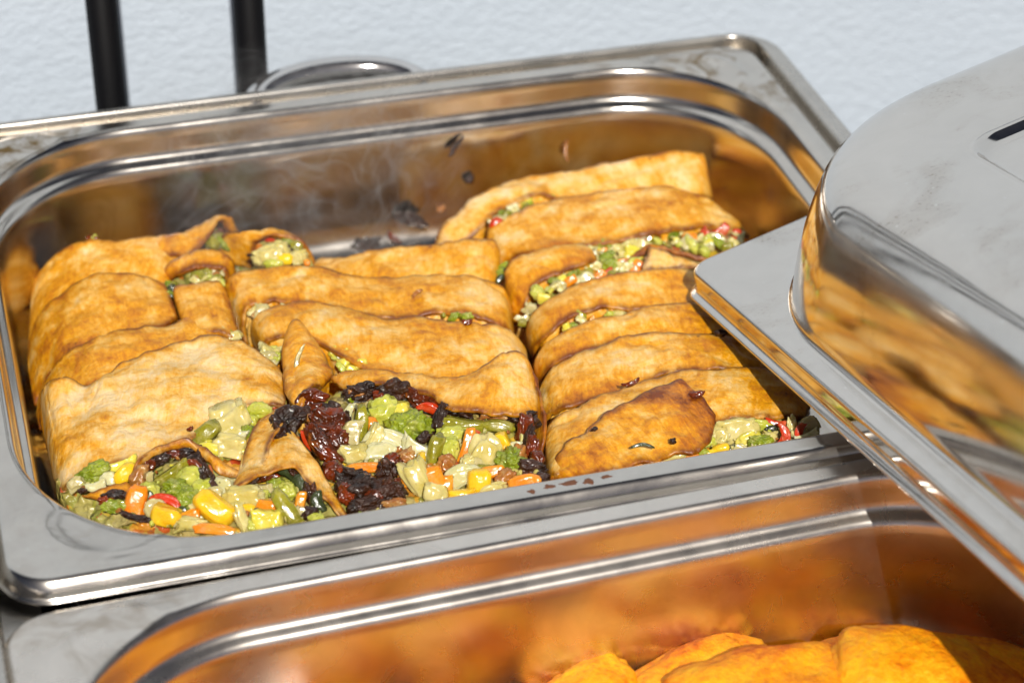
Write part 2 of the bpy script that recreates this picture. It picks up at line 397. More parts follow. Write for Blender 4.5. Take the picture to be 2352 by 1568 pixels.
# ------------------------------------------------------------------ lid
LC = np.array([8.60, -.83, -.95]); LH, LT1, LT2 = .084, -.23, .245
e2 = np.array([math.cos(LH)*math.cos(LT2), math.sin(LH)*math.cos(LT2), math.sin(LT2)])
e1 = np.array([-math.sin(LH)*math.cos(LT1), math.cos(LH)*math.cos(LT1), math.sin(LT1)])
e1 = e1-(e1@e2)*e2; e1 /= np.linalg.norm(e1); en = np.cross(e2, e1)
LA, LB = 26.5, 32.5
def lring(i, h, rad, di=0):
    R2 = rrect(LA/2, -LB/2, LA/2-i, LB/2-i, rad, 28, 20)
    return LC+R2[:, :1]*e2+R2[:, 1:2]*e1+h*en
LD = thing('pan_lid', 'polished domed steel lid lying askew across the pans on the right', 'pan lid', LC+LA/2*e2-LB/2*e1)
LR = []
for i, h in ((-.28, -.98), (-.30, -.92), (-.24, -.87), (-.08, -.85), (0, -.80), (.02, -.6), (.03, -.2), (.06, -.08), (.13, -.02), (.24, 0)):
    LR.append(lring(i, h, max(.9-i, .3)))
for k in range(1, 9):
    s = k/8; LR.append(lring(.24+.55*s, 0.0, .7+s*(8.3-.7)))
for i, h in ((.84, .02), (.92, .08), (1.0, .2), (1.06, .4), (1.22, .85), (1.5, 1.55), (1.85, 2.3), (2.2, 2.95), (2.5, 3.45), (2.72, 3.78), (2.95, 4.05), (3.25, 4.28), (3.6, 4.42), (4.0, 4.51), (4.5, 4.56), (5.2, 4.58)):
    LR.append(lring(i, h, max(8.3-(i-.8)*.9, 1.5)))
nL = len(LR)
def pring(i, h, rad):
    ac, bc = 13.25, 16.25
    R2 = rrect(ac, -bc, 6.1-i, 7.35-i, rad, 28, 20); return LC+R2[:, :1]*e2+R2[:, 1:2]*e1+h*en
for i, h in ((-.1, 4.58), (.0, 4.57), (.10, 4.54), (.12, 4.56), (.20, 4.53), (.27, 4.47), (.40, 4.30), (.50, 4.24), (.70, 4.22), (1.15, 4.22), (1.5, 4.21), (3, 4.21), (4.6, 4.21)):
    LR.append(pring(i, h, max(1.3-i*.3, .8)))
V, F = lathe_rings(LR); add('lid_shell', V, F, M_lid, parent=LD)
# ------------------------------------------------------------------ strudel
def patch_grid(rear, front, nu, nv, bulge, lump, seed, rag=0.06):
    A = curve([G(*p) for p in rear], nu); B = curve([G(*p) for p in front], nu)
    t = np.linspace(0, 1, nv)[:, None, None]
    P = A[None]*(1-t)+B[None]*t
    P[..., 2] += bulge*.6*np.sin(np.pi*t[..., 0])**.8
    dirv = (B-A); dirv /= np.linalg.norm(dirv, axis=1)[:, None]+1e-9
    n1 = vn(A, 1.6, seed)*rag+vn(A, 5.0, seed+5)*rag*.5; n2 = vn(B, 1.6, seed+3)*rag+vn(B, 5.0, seed+9)*rag*.6
    P += dirv[None]*(n1[None, :, None]*(1-t)+n2[None, :, None]*t)
    P[..., 2] += lump*.8*fbm(P, .55, seed, 3)+.045*vn(P, 2.2, seed+11)+.018*vn(P, 5.5, seed+12)-.06*np.exp(-(vn(P*np.array([1., .45, 1.]), 1.1, seed+20)/.12)**2)
    return P
def normals(P):
    du = np.gradient(P, axis=1); dv = np.gradient(P, axis=0); N = np.cross(dv, du)
    N /= np.linalg.norm(N, axis=2)[..., None]+1e-9
    if N[..., 2].mean() < 0: N = -N
    return N
def shell(P, th, toast=0.0, tip=0.0):
    nv, nu, _ = P.shape; N = normals(P); V = []; E = []; U = []
    su = np.cumsum(np.r_[0, np.linalg.norm(np.diff(P[nv//2], axis=0), axis=1)])
    sv = np.linalg.norm(P-P[0:1], axis=2)
    dv = np.minimum(np.linalg.norm(P-P[0:1], axis=2), np.linalg.norm(P-P[-1:], axis=2))
    dside = np.minimum(np.linalg.norm(P-P[:, :1], axis=2), np.linalg.norm(P-P[:, -1:], axis=2))
    ed = np.exp(-(np.minimum(dv, dside*1.3)/.16)**2); rim = np.exp(-(np.minimum(dv, dside)/.55)**2)
    # rounded shoulders: lower the first rows a little
    d_edge = np.minimum(dv, dside); drop = (.025*np.exp(-(d_edge/.12)**2))[..., None]
    top = P-N*drop; bot = P-N*th
    uv = np.stack([np.broadcast_to(su[None], (nv, nu)), sv, np.zeros((nv, nu))], -1)
    V = np.concatenate([top.reshape(-1, 3), bot.reshape(-1, 3)]); n = nv*nu
    F = grid_faces(nv, nu, 0)+grid_faces(nv, nu, n, flip=True)
    per = [i for i in range(nu)]+[j*nu+nu-1 for j in range(1, nv)]+[(nv-1)*nu+i for i in range(nu-2, -1, -1)]+[j*nu for j in range(nv-2, 0, -1)]
    ctr = P.reshape(-1, 3).mean(0)
    pm = np.array(per); mid = (V[pm]+V[pm+n])/2
    out = np.zeros_like(mid)
    k = len(per); a = V[pm]; tng = np.roll(a, -1, 0)-np.roll(a, 1, 0); tng /= np.linalg.norm(tng, axis=1)[:, None]+1e-9
    nn = N.reshape(-1, 3)[pm]; out = np.cross(tng, nn); 
    if ((out*(a-ctr)).sum(1)).mean() < 0: out = -out
    mid = mid+out*th*.28
    o = len(V); V = np.concatenate([V, mid])
    for i in range(k):
        j = (i+1) % k; F.append((per[i], o+i, o+j, per[j])); F.append((o+i, per[i]+n, per[j]+n, o+j))
    E = np.concatenate([ed.ravel(), np.full(n, .5), np.full(k, .75)]); UU = np.concatenate([uv.reshape(-1, 3), uv.reshape(-1, 3), uv.reshape(-1, 3)[pm]])
    return V, F, {'edge': E, 'suv': UU, 'toast': toast*1.6+tip*np.concatenate([sstep(np.broadcast_to(np.linspace(0, 1, nu)[None], (nv, nu)).ravel(), .55, 1.0)]*2+[np.full(k, .5)]), 'rim': np.concatenate([rim.ravel(), np.ones(n), np.ones(k)])}
def solid(P, th, zb, seed, amp=.10):
    """lumpy filling body under a crust"""
    Q = P[1:-1, 1:-1]-normals(P)[1:-1, 1:-1]*(th+.02)
    nv, nu, _ = Q.shape; Bm = Q.copy(); rows = [Q]
    V = Q.reshape(-1, 3); per = [i for i in range(nu)]+[j*nu+nu-1 for j in range(1, nv)]+[(nv-1)*nu+i for i in range(nu-2, -1, -1)]+[j*nu for j in range(nv-2, 0, -1)]
    F = grid_faces(nv, nu, 0); pm = np.array(per); k = len(per); prev = per; base = V[pm]; c = base.mean(0)
    VV = [V]
    cnt = len(V); L = 10
    for s in range(1, L+1):
        f = s/L; R_ = base.copy(); R_[:, 2] = base[:, 2]*(1-f)+np.minimum(zb, base[:, 2]-.2)*f
        VV.append(R_); cur = list(range(cnt, cnt+k)); cnt += k
        for i in range(k):
            j = (i+1) % k; F.append((prev[i], cur[i], cur[j], prev[j]))
        prev = cur
    V = np.concatenate(VV)
    dsp = np.abs(fbm(V, 2.2, seed, 3))[:, None]*amp*2-amp
    dirn = V-np.array([c[0], c[1], zb]); dirn /= np.linalg.norm(dirn, axis=1)[:, None]
    V = V+dirn*dsp*.8
    return V, F
GRP = 'cut slices of vegetable strudel in the steel pan'
SL = {}
OPEN = ('A4', 'C7', 'R1', 'R2', 'A2c')
def slice_(key, label, rear, front, th=.20, bulge=.16, lump=.10, nu=80, nv=30, toast=0.0, fill=True, parent=None, name='crust', tip=0.0, zb=-6.2, seed=None, rag=.085):
    seed = seed if seed is not None else (abs(sum(map(ord, key)))*13) % 977
    P = patch_grid(rear, front, nu, nv, bulge, lump, seed, rag)
    if parent is None:
        c = P.reshape(-1, 3).mean(0); parent = thing('strudel_slice', label, 'strudel slice', (c[0], c[1], -6.3), GRP); SL[key] = parent
    V, F, A = shell(P, th, toast, tip); add(name, V, F, M_crust, parent=parent, attrs=A)
    if fill:
        V, F = solid(P, th, zb, seed+1)
        if key in OPEN: add('filling', V, F, M_fill, parent=parent)
        else: add('side_crust', V, F, M_crust, parent=parent, attrs={'edge': np.zeros(len(V)), 'suv': V*.5, 'toast': np.full(len(V), .02), 'rim': np.zeros(len(V))})
    return parent
# ---- left row
slice_('A1', 'rearmost strudel slice of the left row, against the pan back corner',
  [(70, 700, -5.2), (78, 640, -4.5), (105, 600, -3.8), (145, 570, -3.3), (205, 552, -3.0), (280, 549, -2.9), (350, 543, -2.9), (400, 560, -3.1), (432, 590, -3.3)],
  [(62, 830, -5.4), (72, 770, -4.9), (105, 712, -4.1), (150, 680, -3.6), (215, 655, -3.2), (270, 645, -3.1), (330, 645, -3.1), (375, 650, -3.2), (400, 640, -3.4)], toast=0.0)
slice_('A1b', 'rear strudel end in the left row with a raised flap curling open to the right',
  [(342, 546, -2.9), (390, 534, -2.7), (440, 520, -2.5), (480, 502, -2.3), (510, 493, -2.2), (535, 505, -2.5), (550, 540, -3.2)],
  [(362, 575, -3.0), (395, 585, -3.0), (428, 582, -2.9), (455, 562, -2.7), (480, 535, -2.4), (505, 512, -2.3), (528, 540, -3.1)], th=.16, bulge=.10, toast=-.03, zb=-4.5, fill=False)
slice_('A2', 'second strudel slice from the back in the left row, wide golden band',
  [(62, 850, -5.4), (66, 780, -4.9), (88, 722, -4.2), (132, 676, -3.4), (190, 642, -2.9), (255, 627, -2.75), (330, 628, -2.75), (380, 650, -2.85)],
  [(75, 930, -5.2), (92, 890, -4.6), (118, 850, -3.9), (152, 820, -3.3), (215, 785, -2.9), (300, 762, -2.75), (370, 750, -2.75), (408, 725, -2.9)], toast=.03)
slice_('A3', 'third strudel slice from the back in the left row, behind the broad pale slice',
  [(80, 960, -5.2), (90, 900, -4.4), (125, 838, -3.6), (165, 796, -3.0), (220, 768, -2.65), (300, 748, -2.5), (370, 742, -2.5), (430, 722, -2.55), (450, 700, -2.7)],
  [(88, 985, -5.0), (98, 930, -4.2), (130, 905, -3.5), (190, 890, -2.9), (240, 870, -2.6), (310, 838, -2.5), (380, 812, -2.4), (450, 790, -2.4), (540, 790, -2.6)], toast=.03)
slice_('A4', 'broad pale strudel slice at the front of the left row with a dented top',
  [(92, 960, -4.6), (92, 905, -3.4), (110, 876, -2.5), (145, 868, -2.2), (180, 880, -2.35), (205, 884, -2.3), (240, 856, -2.1), (310, 825, -2.0), (400, 787, -1.9), (480, 777, -1.9), (570, 795, -2.0), (640, 838, -2.3), (662, 900, -2.7)],
  [(122, 1100, -3.8), (130, 1112, -3.0), (142, 1116, -2.2), (160, 1104, -1.9), (195, 1084, -1.7), (250, 1062, -1.6), (330, 1046, -1.5), (400, 1010, -1.5), (445, 998, -1.5), (490, 962, -1.6), (545, 935, -1.7), (600, 929, -1.8), (655, 938, -2.2)],
  nu=130, nv=60, bulge=.22, lump=.26, toast=-.075, th=.17, zb=-4.5, seed=21)
# side fold of A4
slice_('A4s', '', [(92, 905, -3.5), (90, 960, -4.0), (100, 1010, -4.3), (118, 1075, -4.4), (138, 1112, -3.6)],
  [(112, 878, -2.6), (128, 930, -2.5), (138, 985, -2.5), (150, 1040, -2.3), (158, 1096, -2.1)], parent=SL['A4'], name='side_flap', fill=False, th=.14, toast=.05, bulge=.05, lump=.05, nu=50, nv=18)
# pieces between the rows
slice_('R2', 'small curled strudel piece between left and middle rows with open end',
  [(352, 650, -3.6), (385, 605, -2.9), (430, 580, -2.55), (490, 572, -2.5), (532, 592, -2.7), (548, 640, -3.4)],
  [(378, 664, -3.8), (402, 632, -3.0), (438, 612, -2.6), (482, 606, -2.5), (518, 618, -2.7), (535, 655, -3.4)], bulge=.06, th=.24, toast=.02, zb=-5)
slice_('A2c', 'short strudel piece with cut lower end between the left and middle rows',
  [(398, 700, -3.2), (400, 660, -2.7), (440, 648, -2.5), (500, 642, -2.5), (520, 660, -2.8)],
  [(425, 775, -3.2), (432, 768, -2.6), (465, 757, -2.4), (520, 760, -2.4), (556, 782, -2.8)], bulge=.12, th=.2, toast=.02, zb=-5)
slice_('R1', 'rolled strudel end showing white, yellow and red filling at the rear',
  [(498, 605, -4.0), (500, 560, -3.2), (525, 538, -2.6), (575, 527, -2.3), (630, 522, -2.25), (670, 535, -2.5), (700, 560, -3.0)],
  [(575, 618, -4.0), (578, 585, -3.2), (592, 556, -2.6), (625, 538, -2.2), (665, 537, -2.2), (702, 556, -2.6), (727, 598, -3.6)], bulge=.10, th=.22, toast=0, zb=-5, nu=60)
# ---- middle row
slice_('B1', 'rearmost strudel slice of the middle row beside the bare pan floor',
  [(715, 610, -4.2), (735, 592, -3.6), (790, 584, -3.3), (850, 577, -3.1), (930, 566, -3.0), (1000, 556, -2.8), (1070, 550, -2.7), (1130, 552, -2.8), (1148, 572, -3.2), (1150, 600, -3.8)],
  [(690, 640, -4.2), (740, 640, -3.6), (800, 645, -3.3), (850, 650, -3.2), (930, 648, -3.1), (1000, 645, -3.1), (1070, 645, -3.1), (1120, 648, -3.2), (1145, 655, -3.6), (1150, 660, -4.0)], toast=-.02)
slice_('B2', 'second strudel slice of the middle row, overlapping the rear one',
  [(506, 700, -4.2), (508, 665, -3.4), (530, 634, -2.8), (580, 615, -2.5), (660, 610, -2.4), (750, 616, -2.5), (835, 636, -2.75), (950, 633, -2.7), (1060, 628, -2.6), (1110, 640, -2.7), (1160, 664, -3.1), (1178, 720, -4.0)],
  [(560, 800, -4.2), (552, 752, -3.4), (560, 712, -2.8), (590, 694, -2.5), (660, 690, -2.4), (750, 702, -2.5), (850, 725, -2.7), (950, 722, -2.6), (1040, 712, -2.45), (1100, 728, -2.6), (1160, 752, -3.0), (1185, 790, -4.0)], toast=.02, nu=110)
slice_('B3', 'third strudel slice of the middle row with a smooth yellow brown top',
  [(585, 800, -4.2), (574, 760, -3.4), (582, 722, -2.7), (620, 704, -2.35), (700, 692, -2.2), (780, 700, -2.25), (850, 716, -2.4), (880, 728, -2.4), (960, 724, -2.3), (1040, 736, -2.3), (1110, 740, -2.3), (1170, 752, -2.5), (1205, 790, -3.2), (1215, 850, -4.2)],
  [(640, 860, -3.8), (612, 825, -3.2), (606, 790, -2.6), (632, 770, -2.3), (700, 768, -2.1), (760, 800, -2.15), (830, 838, -2.3), (900, 858, -2.4), (980, 872, -2.4), (1040, 878, -2.4), (1110, 876, -2.4), (1170, 870, -2.6), (1212, 870, -3.2), (1225, 880, -4.0)], toast=.01, nu=120, nv=40)
slice_('S1', 'narrow twisted strudel strip with a pale crack, leaning in the centre of the pan',
  [(652, 772, -2.0), (645, 815, -1.95), (648, 870, -1.85), (660, 915, -1.7), (684, 940, -1.7)],
  [(698, 745, -1.7), (728, 785, -1.8), (756, 828, -1.95), (766, 856, -2.0), (742, 892, -1.9)], bulge=.75, th=.2, toast=.03, fill=True, zb=-4.5, nu=70, nv=40, rag=.05)
slice_('B4', 'charred open strudel slice at the front of the middle row',
  [(758, 866, -1.9), (790, 850, -1.7), (850, 842, -1.5), (930, 852, -1.5), (1000, 862, -1.5), (1060, 860, -1.4), (1110, 836, -1.2), (1160, 812, -1.1), (1205, 816, -1.2), (1232, 860, -1.7)],
  [(764, 884, -1.9), (800, 884, -1.6), (860, 878, -1.4), (930, 886, -1.3), (985, 904, -1.3), (1025, 930, -1.3), (1080, 941, -1.3), (1140, 945, -1.3), (1200, 944, -1.3), (1238, 945, -1.7)],
  nu=110, nv=40, bulge=.16, lump=.12, toast=-.01, th=.2, fill=False)
slice_('B4r', '', [(1205, 830, -1.3), (1226, 860, -1.5), (1240, 920, -1.7), (1246, 980, -2.0), (1238, 1040, -2.4), (1215, 1076, -2.7)],
  [(1180, 930, -1.9), (1212, 930, -1.9), (1222, 960, -2.2), (1226, 1000, -2.5), (1220, 1040, -2.7), (1206, 1066, -2.9)], parent=SL['B4'], name='side_flap', bulge=.05, lump=.04, th=.16, toast=.06, fill=False, nu=60, nv=18)
# ---- right row
slice_('C1', 'rearmost strudel slice of the right row, pale and glossy by the back wall',
  [(998, 560, -4.4), (1008, 530, -3.8), (1050, 485, -3.4), (1100, 445, -3.1), (1150, 420, -3.0), (1210, 402, -2.9), (1300, 393, -2.8), (1400, 370, -2.6), (1480, 353, -2.5), (1560, 346, -2.5), (1612, 350, -2.7), (1622, 372, -3.2)],
  [(1050, 580, -4.4), (1080, 545, -3.8), (1112, 512, -3.4), (1150, 480, -3.1), (1200, 452, -2.8), (1245, 440, -2.7), (1290, 455, -3.0), (1400, 455, -3.0), (1480, 450, -3.0), (1560, 450, -3.0), (1620, 455, -3.2), (1640, 460, -3.8)], toast=-.075, nu=110, tip=.10)
slice_('C2', 'second strudel slice of the right row, above the wide gap of filling',
  [(1118, 610, -4.4), (1115, 560, -3.8), (1125, 515, -3.2), (1180, 485, -2.8), (1280, 455, -2.6), (1400, 440, -2.4), (1520, 426, -2.3), (1570, 436, -2.4), (1640, 458, -2.6), (1690, 498, -3.0), (1722, 540, -3.6)],
  [(1160, 650, -4.4), (1160, 615, -3.8), (1190, 588, -3.2), (1240, 574, -2.8), (1300, 566, -2.6), (1400, 550, -2.4), (1500, 532, -2.3), (1570, 522, -2.4), (1640, 516, -2.6), (1690, 522, -2.9), (1722, 548, -3.6)], toast=0.01, nu=110, nv=40, lump=.08)
slice_('C3', 'short strudel slice with a torn right end beside the exposed filling in the right row',
  [(1180, 750, -4.4), (1160, 690, -3.8), (1158, 640, -3.2), (1175, 600, -2.8), (1225, 574, -2.5), (1290, 562, -2.4), (1345, 566, -2.5), (1366, 585, -2.7)],
  [(1205, 760, -4.4), (1195, 730, -3.8), (1205, 690, -3.2), (1230, 655, -2.8), (1270, 630, -2.5), (1310, 615, -2.4), (1350, 606, -2.4), (1374, 602, -2.6)], toast=0.0, nu=80)
slice_('C3b', 'loose pale wedge of crust on the filling near the lid corner',
  [(1416, 604, -2.7), (1450, 582, -2.5), (1495, 562, -2.35), (1540, 568, -2.4), (1600, 586, -2.6), (1660, 600, -2.8)],
  [(1424, 612, -2.8), (1460, 592, -2.6), (1500, 574, -2.5), (1545, 582, -2.6), (1600, 600, -2.8), (1660, 612, -3.0)], toast=.08, th=.14, bulge=.03, fill=False, nu=50, nv=12)
slice_('C3c', '', [(1492, 566, -2.2), (1530, 578, -2.3), (1570, 590, -2.4), (1606, 604, -2.5)],
  [(1476, 620, -2.45), (1520, 620, -2.45), (1565, 616, -2.45), (1606, 610, -2.5)], parent=SL['C3b'], toast=-.14, th=.12, bulge=.05, fill=False, nu=40, nv=20)
slice_('C4', 'fourth strudel slice of the right row, next to the lid corner',
  [(1208, 800, -4.4), (1206, 750, -3.6), (1222, 712, -2.9), (1265, 678, -2.5), (1325, 650, -2.3), (1400, 632, -2.2), (1500, 622, -2.15), (1590, 618, -2.2), (1700, 620, -2.5), (1790, 650, -3.2)],
  [(1222, 830, -4.4), (1225, 800, -3.6), (1250, 768, -2.9), (1290, 738, -2.5), (1340, 712, -2.3), (1400, 702, -2.15), (1480, 704, -2.2), (1590, 700, -2.3), (1720, 700, -2.6), (1810, 720, -3.2)], toast=.01, nu=100)
slice_('C5', 'fifth strudel slice of the right row with a darkened patch on top',
  [(1226, 880, -4.4), (1226, 830, -3.5), (1250, 790, -2.8), (1300, 756, -2.4), (1370, 728, -2.2), (1425, 720, -2.1), (1470, 704, -2.1), (1570, 692, -2.1), (1680, 692, -2.2), (1760, 700, -2.5), (1830, 730, -3.2)],
  [(1234, 900, -4.4), (1240, 870, -3.5), (1265, 838, -2.8), (1320, 812, -2.4), (1400, 790, -2.2), (1440, 780, -2.15), (1520, 772, -2.15), (1620, 772, -2.2), (1720, 775, -2.4), (1790, 785, -2.7), (1840, 800, -3.4)], toast=.02, nu=110)
slice_('C6', 'sixth strudel slice of the right row, a broad golden band partly in lid shadow',
  [(1234, 950, -4.2), (1234, 900, -3.3), (1262, 850, -2.6), (1322, 810, -2.25), (1400, 784, -2.0), (1432, 770, -1.95), (1520, 762, -1.9), (1620, 762, -1.9), (1720, 772, -2.1), (1800, 792, -2.5), (1860, 830, -3.2)],
  [(1242, 990, -4.2), (1246, 965, -3.3), (1280, 940, -2.6), (1370, 912, -2.2), (1450, 888, -2.0), (1510, 866, -1.95), (1570, 852, -1.9), (1660, 846, -1.9), (1750, 850, -2.1), (1820, 862, -2.5), (1880, 880, -3.2)], toast=0.0, nu=120, nv=36)
slice_('C7', 'seventh strudel slice of the right row, its front end open on red and green filling',
  [(1252, 1080, -4.0), (1250, 1020, -3.0), (1256, 972, -2.3), (1310, 938, -1.95), (1380, 904, -1.75), (1450, 880, -1.7), (1510, 860, -1.65), (1570, 846, -1.6), (1660, 838, -1.6), (1750, 842, -1.8), (1820, 858, -2.2), (1880, 890, -3.0)],
  [(1254, 1110, -3.6), (1256, 1102, -2.6), (1270, 1090, -2.0), (1330, 1070, -1.8), (1400, 1040, -1.7), (1460, 1010, -1.6), (1530, 985, -1.6), (1600, 968, -1.6), (1670, 958, -1.6), (1750, 955, -1.7), (1820, 955, -1.9), (1850, 962, -2.4)], toast=.0, nu=130, nv=40, zb=-4)
slice_('C8', 'folded browned flap of strudel crust lying on the front of the right row',
  [(1256, 1100, -2.2), (1275, 1050, -1.8), (1310, 1010, -1.5), (1370, 965, -1.3), (1440, 918, -1.15), (1510, 885, -1.05), (1560, 869, -1.0), (1585, 884, -1.0)],
  [(1268, 1108, -2.2), (1320, 1098, -1.8), (1390, 1082, -1.5), (1460, 1066, -1.4), (1530, 1044, -1.35), (1590, 1032, -1.35), (1635, 1010, -1.4), (1645, 950, -1.3)], toast=.03, nu=100, nv=50, bulge=.22, lump=.10, th=.18, fill=False, rag=.12, seed=5, tip=.42)

# ---- sheets at the front left
slice_('A5', 'thin arched strudel sheet with charred lining at the front left of the pan',
  [(292, 1136, -2.0), (302, 1095, -1.5), (318, 1058, -1.1), (350, 1030, -.95), (395, 1014, -.9), (440, 1012, -.95), (478, 1032, -1.1), (520, 1060, -1.4), (560, 1082, -1.7)],
  [(306, 1134, -2.1), (314, 1100, -1.6), (330, 1066, -1.3), (356, 1046, -1.2), (398, 1032, -1.15), (432, 1030, -1.2), (466, 1048, -1.3), (500, 1080, -1.5), (545, 1096, -1.8)], th=.13, bulge=.05, lump=.03, toast=-.06, fill=False, nu=90, nv=12, rag=.05)
slice_('A5b', '', [(190, 1134, -1.7), (215, 1128, -1.6), (250, 1112, -1.45), (285, 1104, -1.45), (306, 1118, -1.6)],
  [(232, 1152, -1.8), (250, 1148, -1.7), (275, 1136, -1.6), (295, 1132, -1.6), (306, 1130, -1.7)], parent=SL['A5'], name='crust', th=.12, bulge=.06, toast=-.05, fill=False, nu=40, nv=12)
slice_('A6', 'folded strudel sheet with a burnt leafy edge at the front between left and middle rows',
  [(548, 1085, -1.9), (556, 1040, -1.9), (575, 985, -1.9), (605, 950, -1.8), (640, 934, -1.7), (655, 960, -1.5), (690, 1010, -1.3), (730, 1060, -1.3), (765, 1120, -1.5), (802, 1190, -1.8)],
  [(532, 1114, -1.2), (560, 1104, -1.0), (595, 1088, -1.0), (630, 1074, -.95), (660, 1066, -.95), (682, 1068, -1.0), (705, 1095, -1.1), (732, 1120, -1.2), (758, 1150, -1.4), (790, 1194, -1.8)], th=.13, bulge=.02, lump=.07, toast=-.07, fill=False, nu=110, nv=40, rag=.05)

slice_('A6b', '', [(552, 1088, -1.6), (560, 1030, -1.5), (582, 985, -1.4), (612, 950, -1.35), (642, 935, -1.35)],
  [(606, 1086, -1.25), (604, 1050, -1.0), (620, 1005, -.9), (640, 975, -1.0), (655, 955, -1.2)], parent=SL['A6'], name='crust', bulge=-.12, th=.12, toast=-.12, fill=False, nu=50, nv=24)
# ---- filling beds where the crust is open
def bed(par, pts_top, pts_bot, seed, bulge=.1, lump=.2, zb=-5.5):
    pts_top = [(x, y, z-.12) for x, y, z in pts_top]; pts_bot = [(x, y, z-.12) for x, y, z in pts_bot]
    P = patch_grid(pts_top, pts_bot, 150, 70, bulge, lump, seed, .05)
    P[..., 2] += .10*np.abs(vn(P, 2.6, seed+7))+.06*np.abs(vn(P, 5.5, seed+8))+.03*vn(P, 11, seed+9)
    V, F = solid(P, .02, zb, seed, .10)
    add('filling', V, F, M_fill, parent=SL[par])
bed('A5', [(120, 1100, -2.6), (250, 1050, -2.2), (380, 1010, -2.0), (470, 950, -2.1), (560, 920, -2.2), (660, 920, -2.3)],
          [(150, 1160, -2.6), (260, 1205, -2.2), (400, 1245, -1.9), (520, 1255, -1.8), (660, 1250, -1.8), (800, 1225, -1.9)], 41)
bed('B4', [(700, 900, -2.4), (800, 890, -2.1), (900, 890, -2.0), (1000, 915, -2.0), (1100, 935, -2.0), (1225, 945, -2.3)],
          [(760, 1220, -2.2), (850, 1195, -1.9), (950, 1178, -1.8), (1050, 1160, -1.8), (1150, 1140, -1.8), (1250, 1120, -2.1)], 43)
bed('C7', [(1480, 1050, -2.2), (1580, 1000, -2.1), (1680, 965, -2.0), (1780, 960, -2.1), (1870, 960, -2.4)],
          [(1480, 1090, -2.1), (1580, 1070, -2.0), (1680, 1050, -2.0), (1780, 1030, -2.0), (1890, 1010, -2.3)], 47)
bed('C3', [(1330, 570, -2.95), (1440, 545, -2.85), (1560, 525, -2.8), (1710, 520, -3.1)],
          [(1210, 720, -3.4), (1330, 660, -2.9), (1500, 632, -2.8), (1720, 600, -3.1)], 53, lump=.1)

# ---- vegetable pieces
def ico(n):
    t = (1+5**.5)/2
    V = [(-1, t, 0), (1, t, 0), (-1, -t, 0), (1, -t, 0), (0, -1, t), (0, 1, t), (0, -1, -t), (0, 1, -t), (t, 0, -1), (t, 0, 1), (-t, 0, -1), (-t, 0, 1)]
    F = [(0, 11, 5), (0, 5, 1), (0, 1, 7), (0, 7, 10), (0, 10, 11), (1, 5, 9), (5, 11, 4), (11, 10, 2), (10, 7, 6), (7, 1, 8), (3, 9, 4), (3, 4, 2), (3, 2, 6), (3, 6, 8), (3, 8, 9), (4, 9, 5), (2, 4, 11), (6, 2, 10), (8, 6, 7), (9, 8, 1)]
    V = [np.array(v)/np.linalg.norm(v) for v in V]
    for _ in range(n):
        c = {}; G_ = []
        def mid(a, b):
            k = (min(a, b), max(a, b))
            if k not in c:
                m = V[a]+V[b]; V.append(m/np.linalg.norm(m)); c[k] = len(V)-1
            return c[k]
        for a, b, d in F:
            ab, bd, da = mid(a, b), mid(b, d), mid(d, a); G_ += [(a, ab, da), (b, bd, ab), (d, da, bd), (ab, bd, da)]
        F = G_
    return np.array(V), F
ICO = {n: ico(n) for n in (2, 3, 4)}
KIND = { # shape name, noise amp, freq, boxiness, thickness ratio, bend
 'cream': ('cauliflower_piece', .34, 3.2, .62, .7, .1), 'white': ('cabbage_piece', .26, 2.6, .5, .45, .3), 'onion': ('onion_piece', .26, 2.6, .5, .45, .3),
 'yellow': ('corn_piece', .15, 2.2, .62, .8, .12), 'lemon': ('pepper_piece', .26, 2.6, .55, .6, .2), 'orange': ('carrot_piece', .16, 2.4, .5, .6, .1),
 'red': ('red_pepper_strip', .2, 2.6, .6, .5, .35), 'green': ('broccoli_floret', .30, 5.0, .9, .8, 0), 'pale': ('broccoli_floret', .22, 4.2, .85, .7, .1),
 'olive': ('green_stalk', .16, 2.6, .7, .7, .12), 'dark': ('dark_leaf', .2, 2.6, .7, .3, .3), 'maroon': ('roasted_pepper', .34, 3.4, .8, .6, .2),
 'brown': ('roasted_piece', .36, 3.6, .8, .6, .2), 'burnt': ('charred_crumb', .42, 3.6, .85, .75, .1)}
pc = [0]
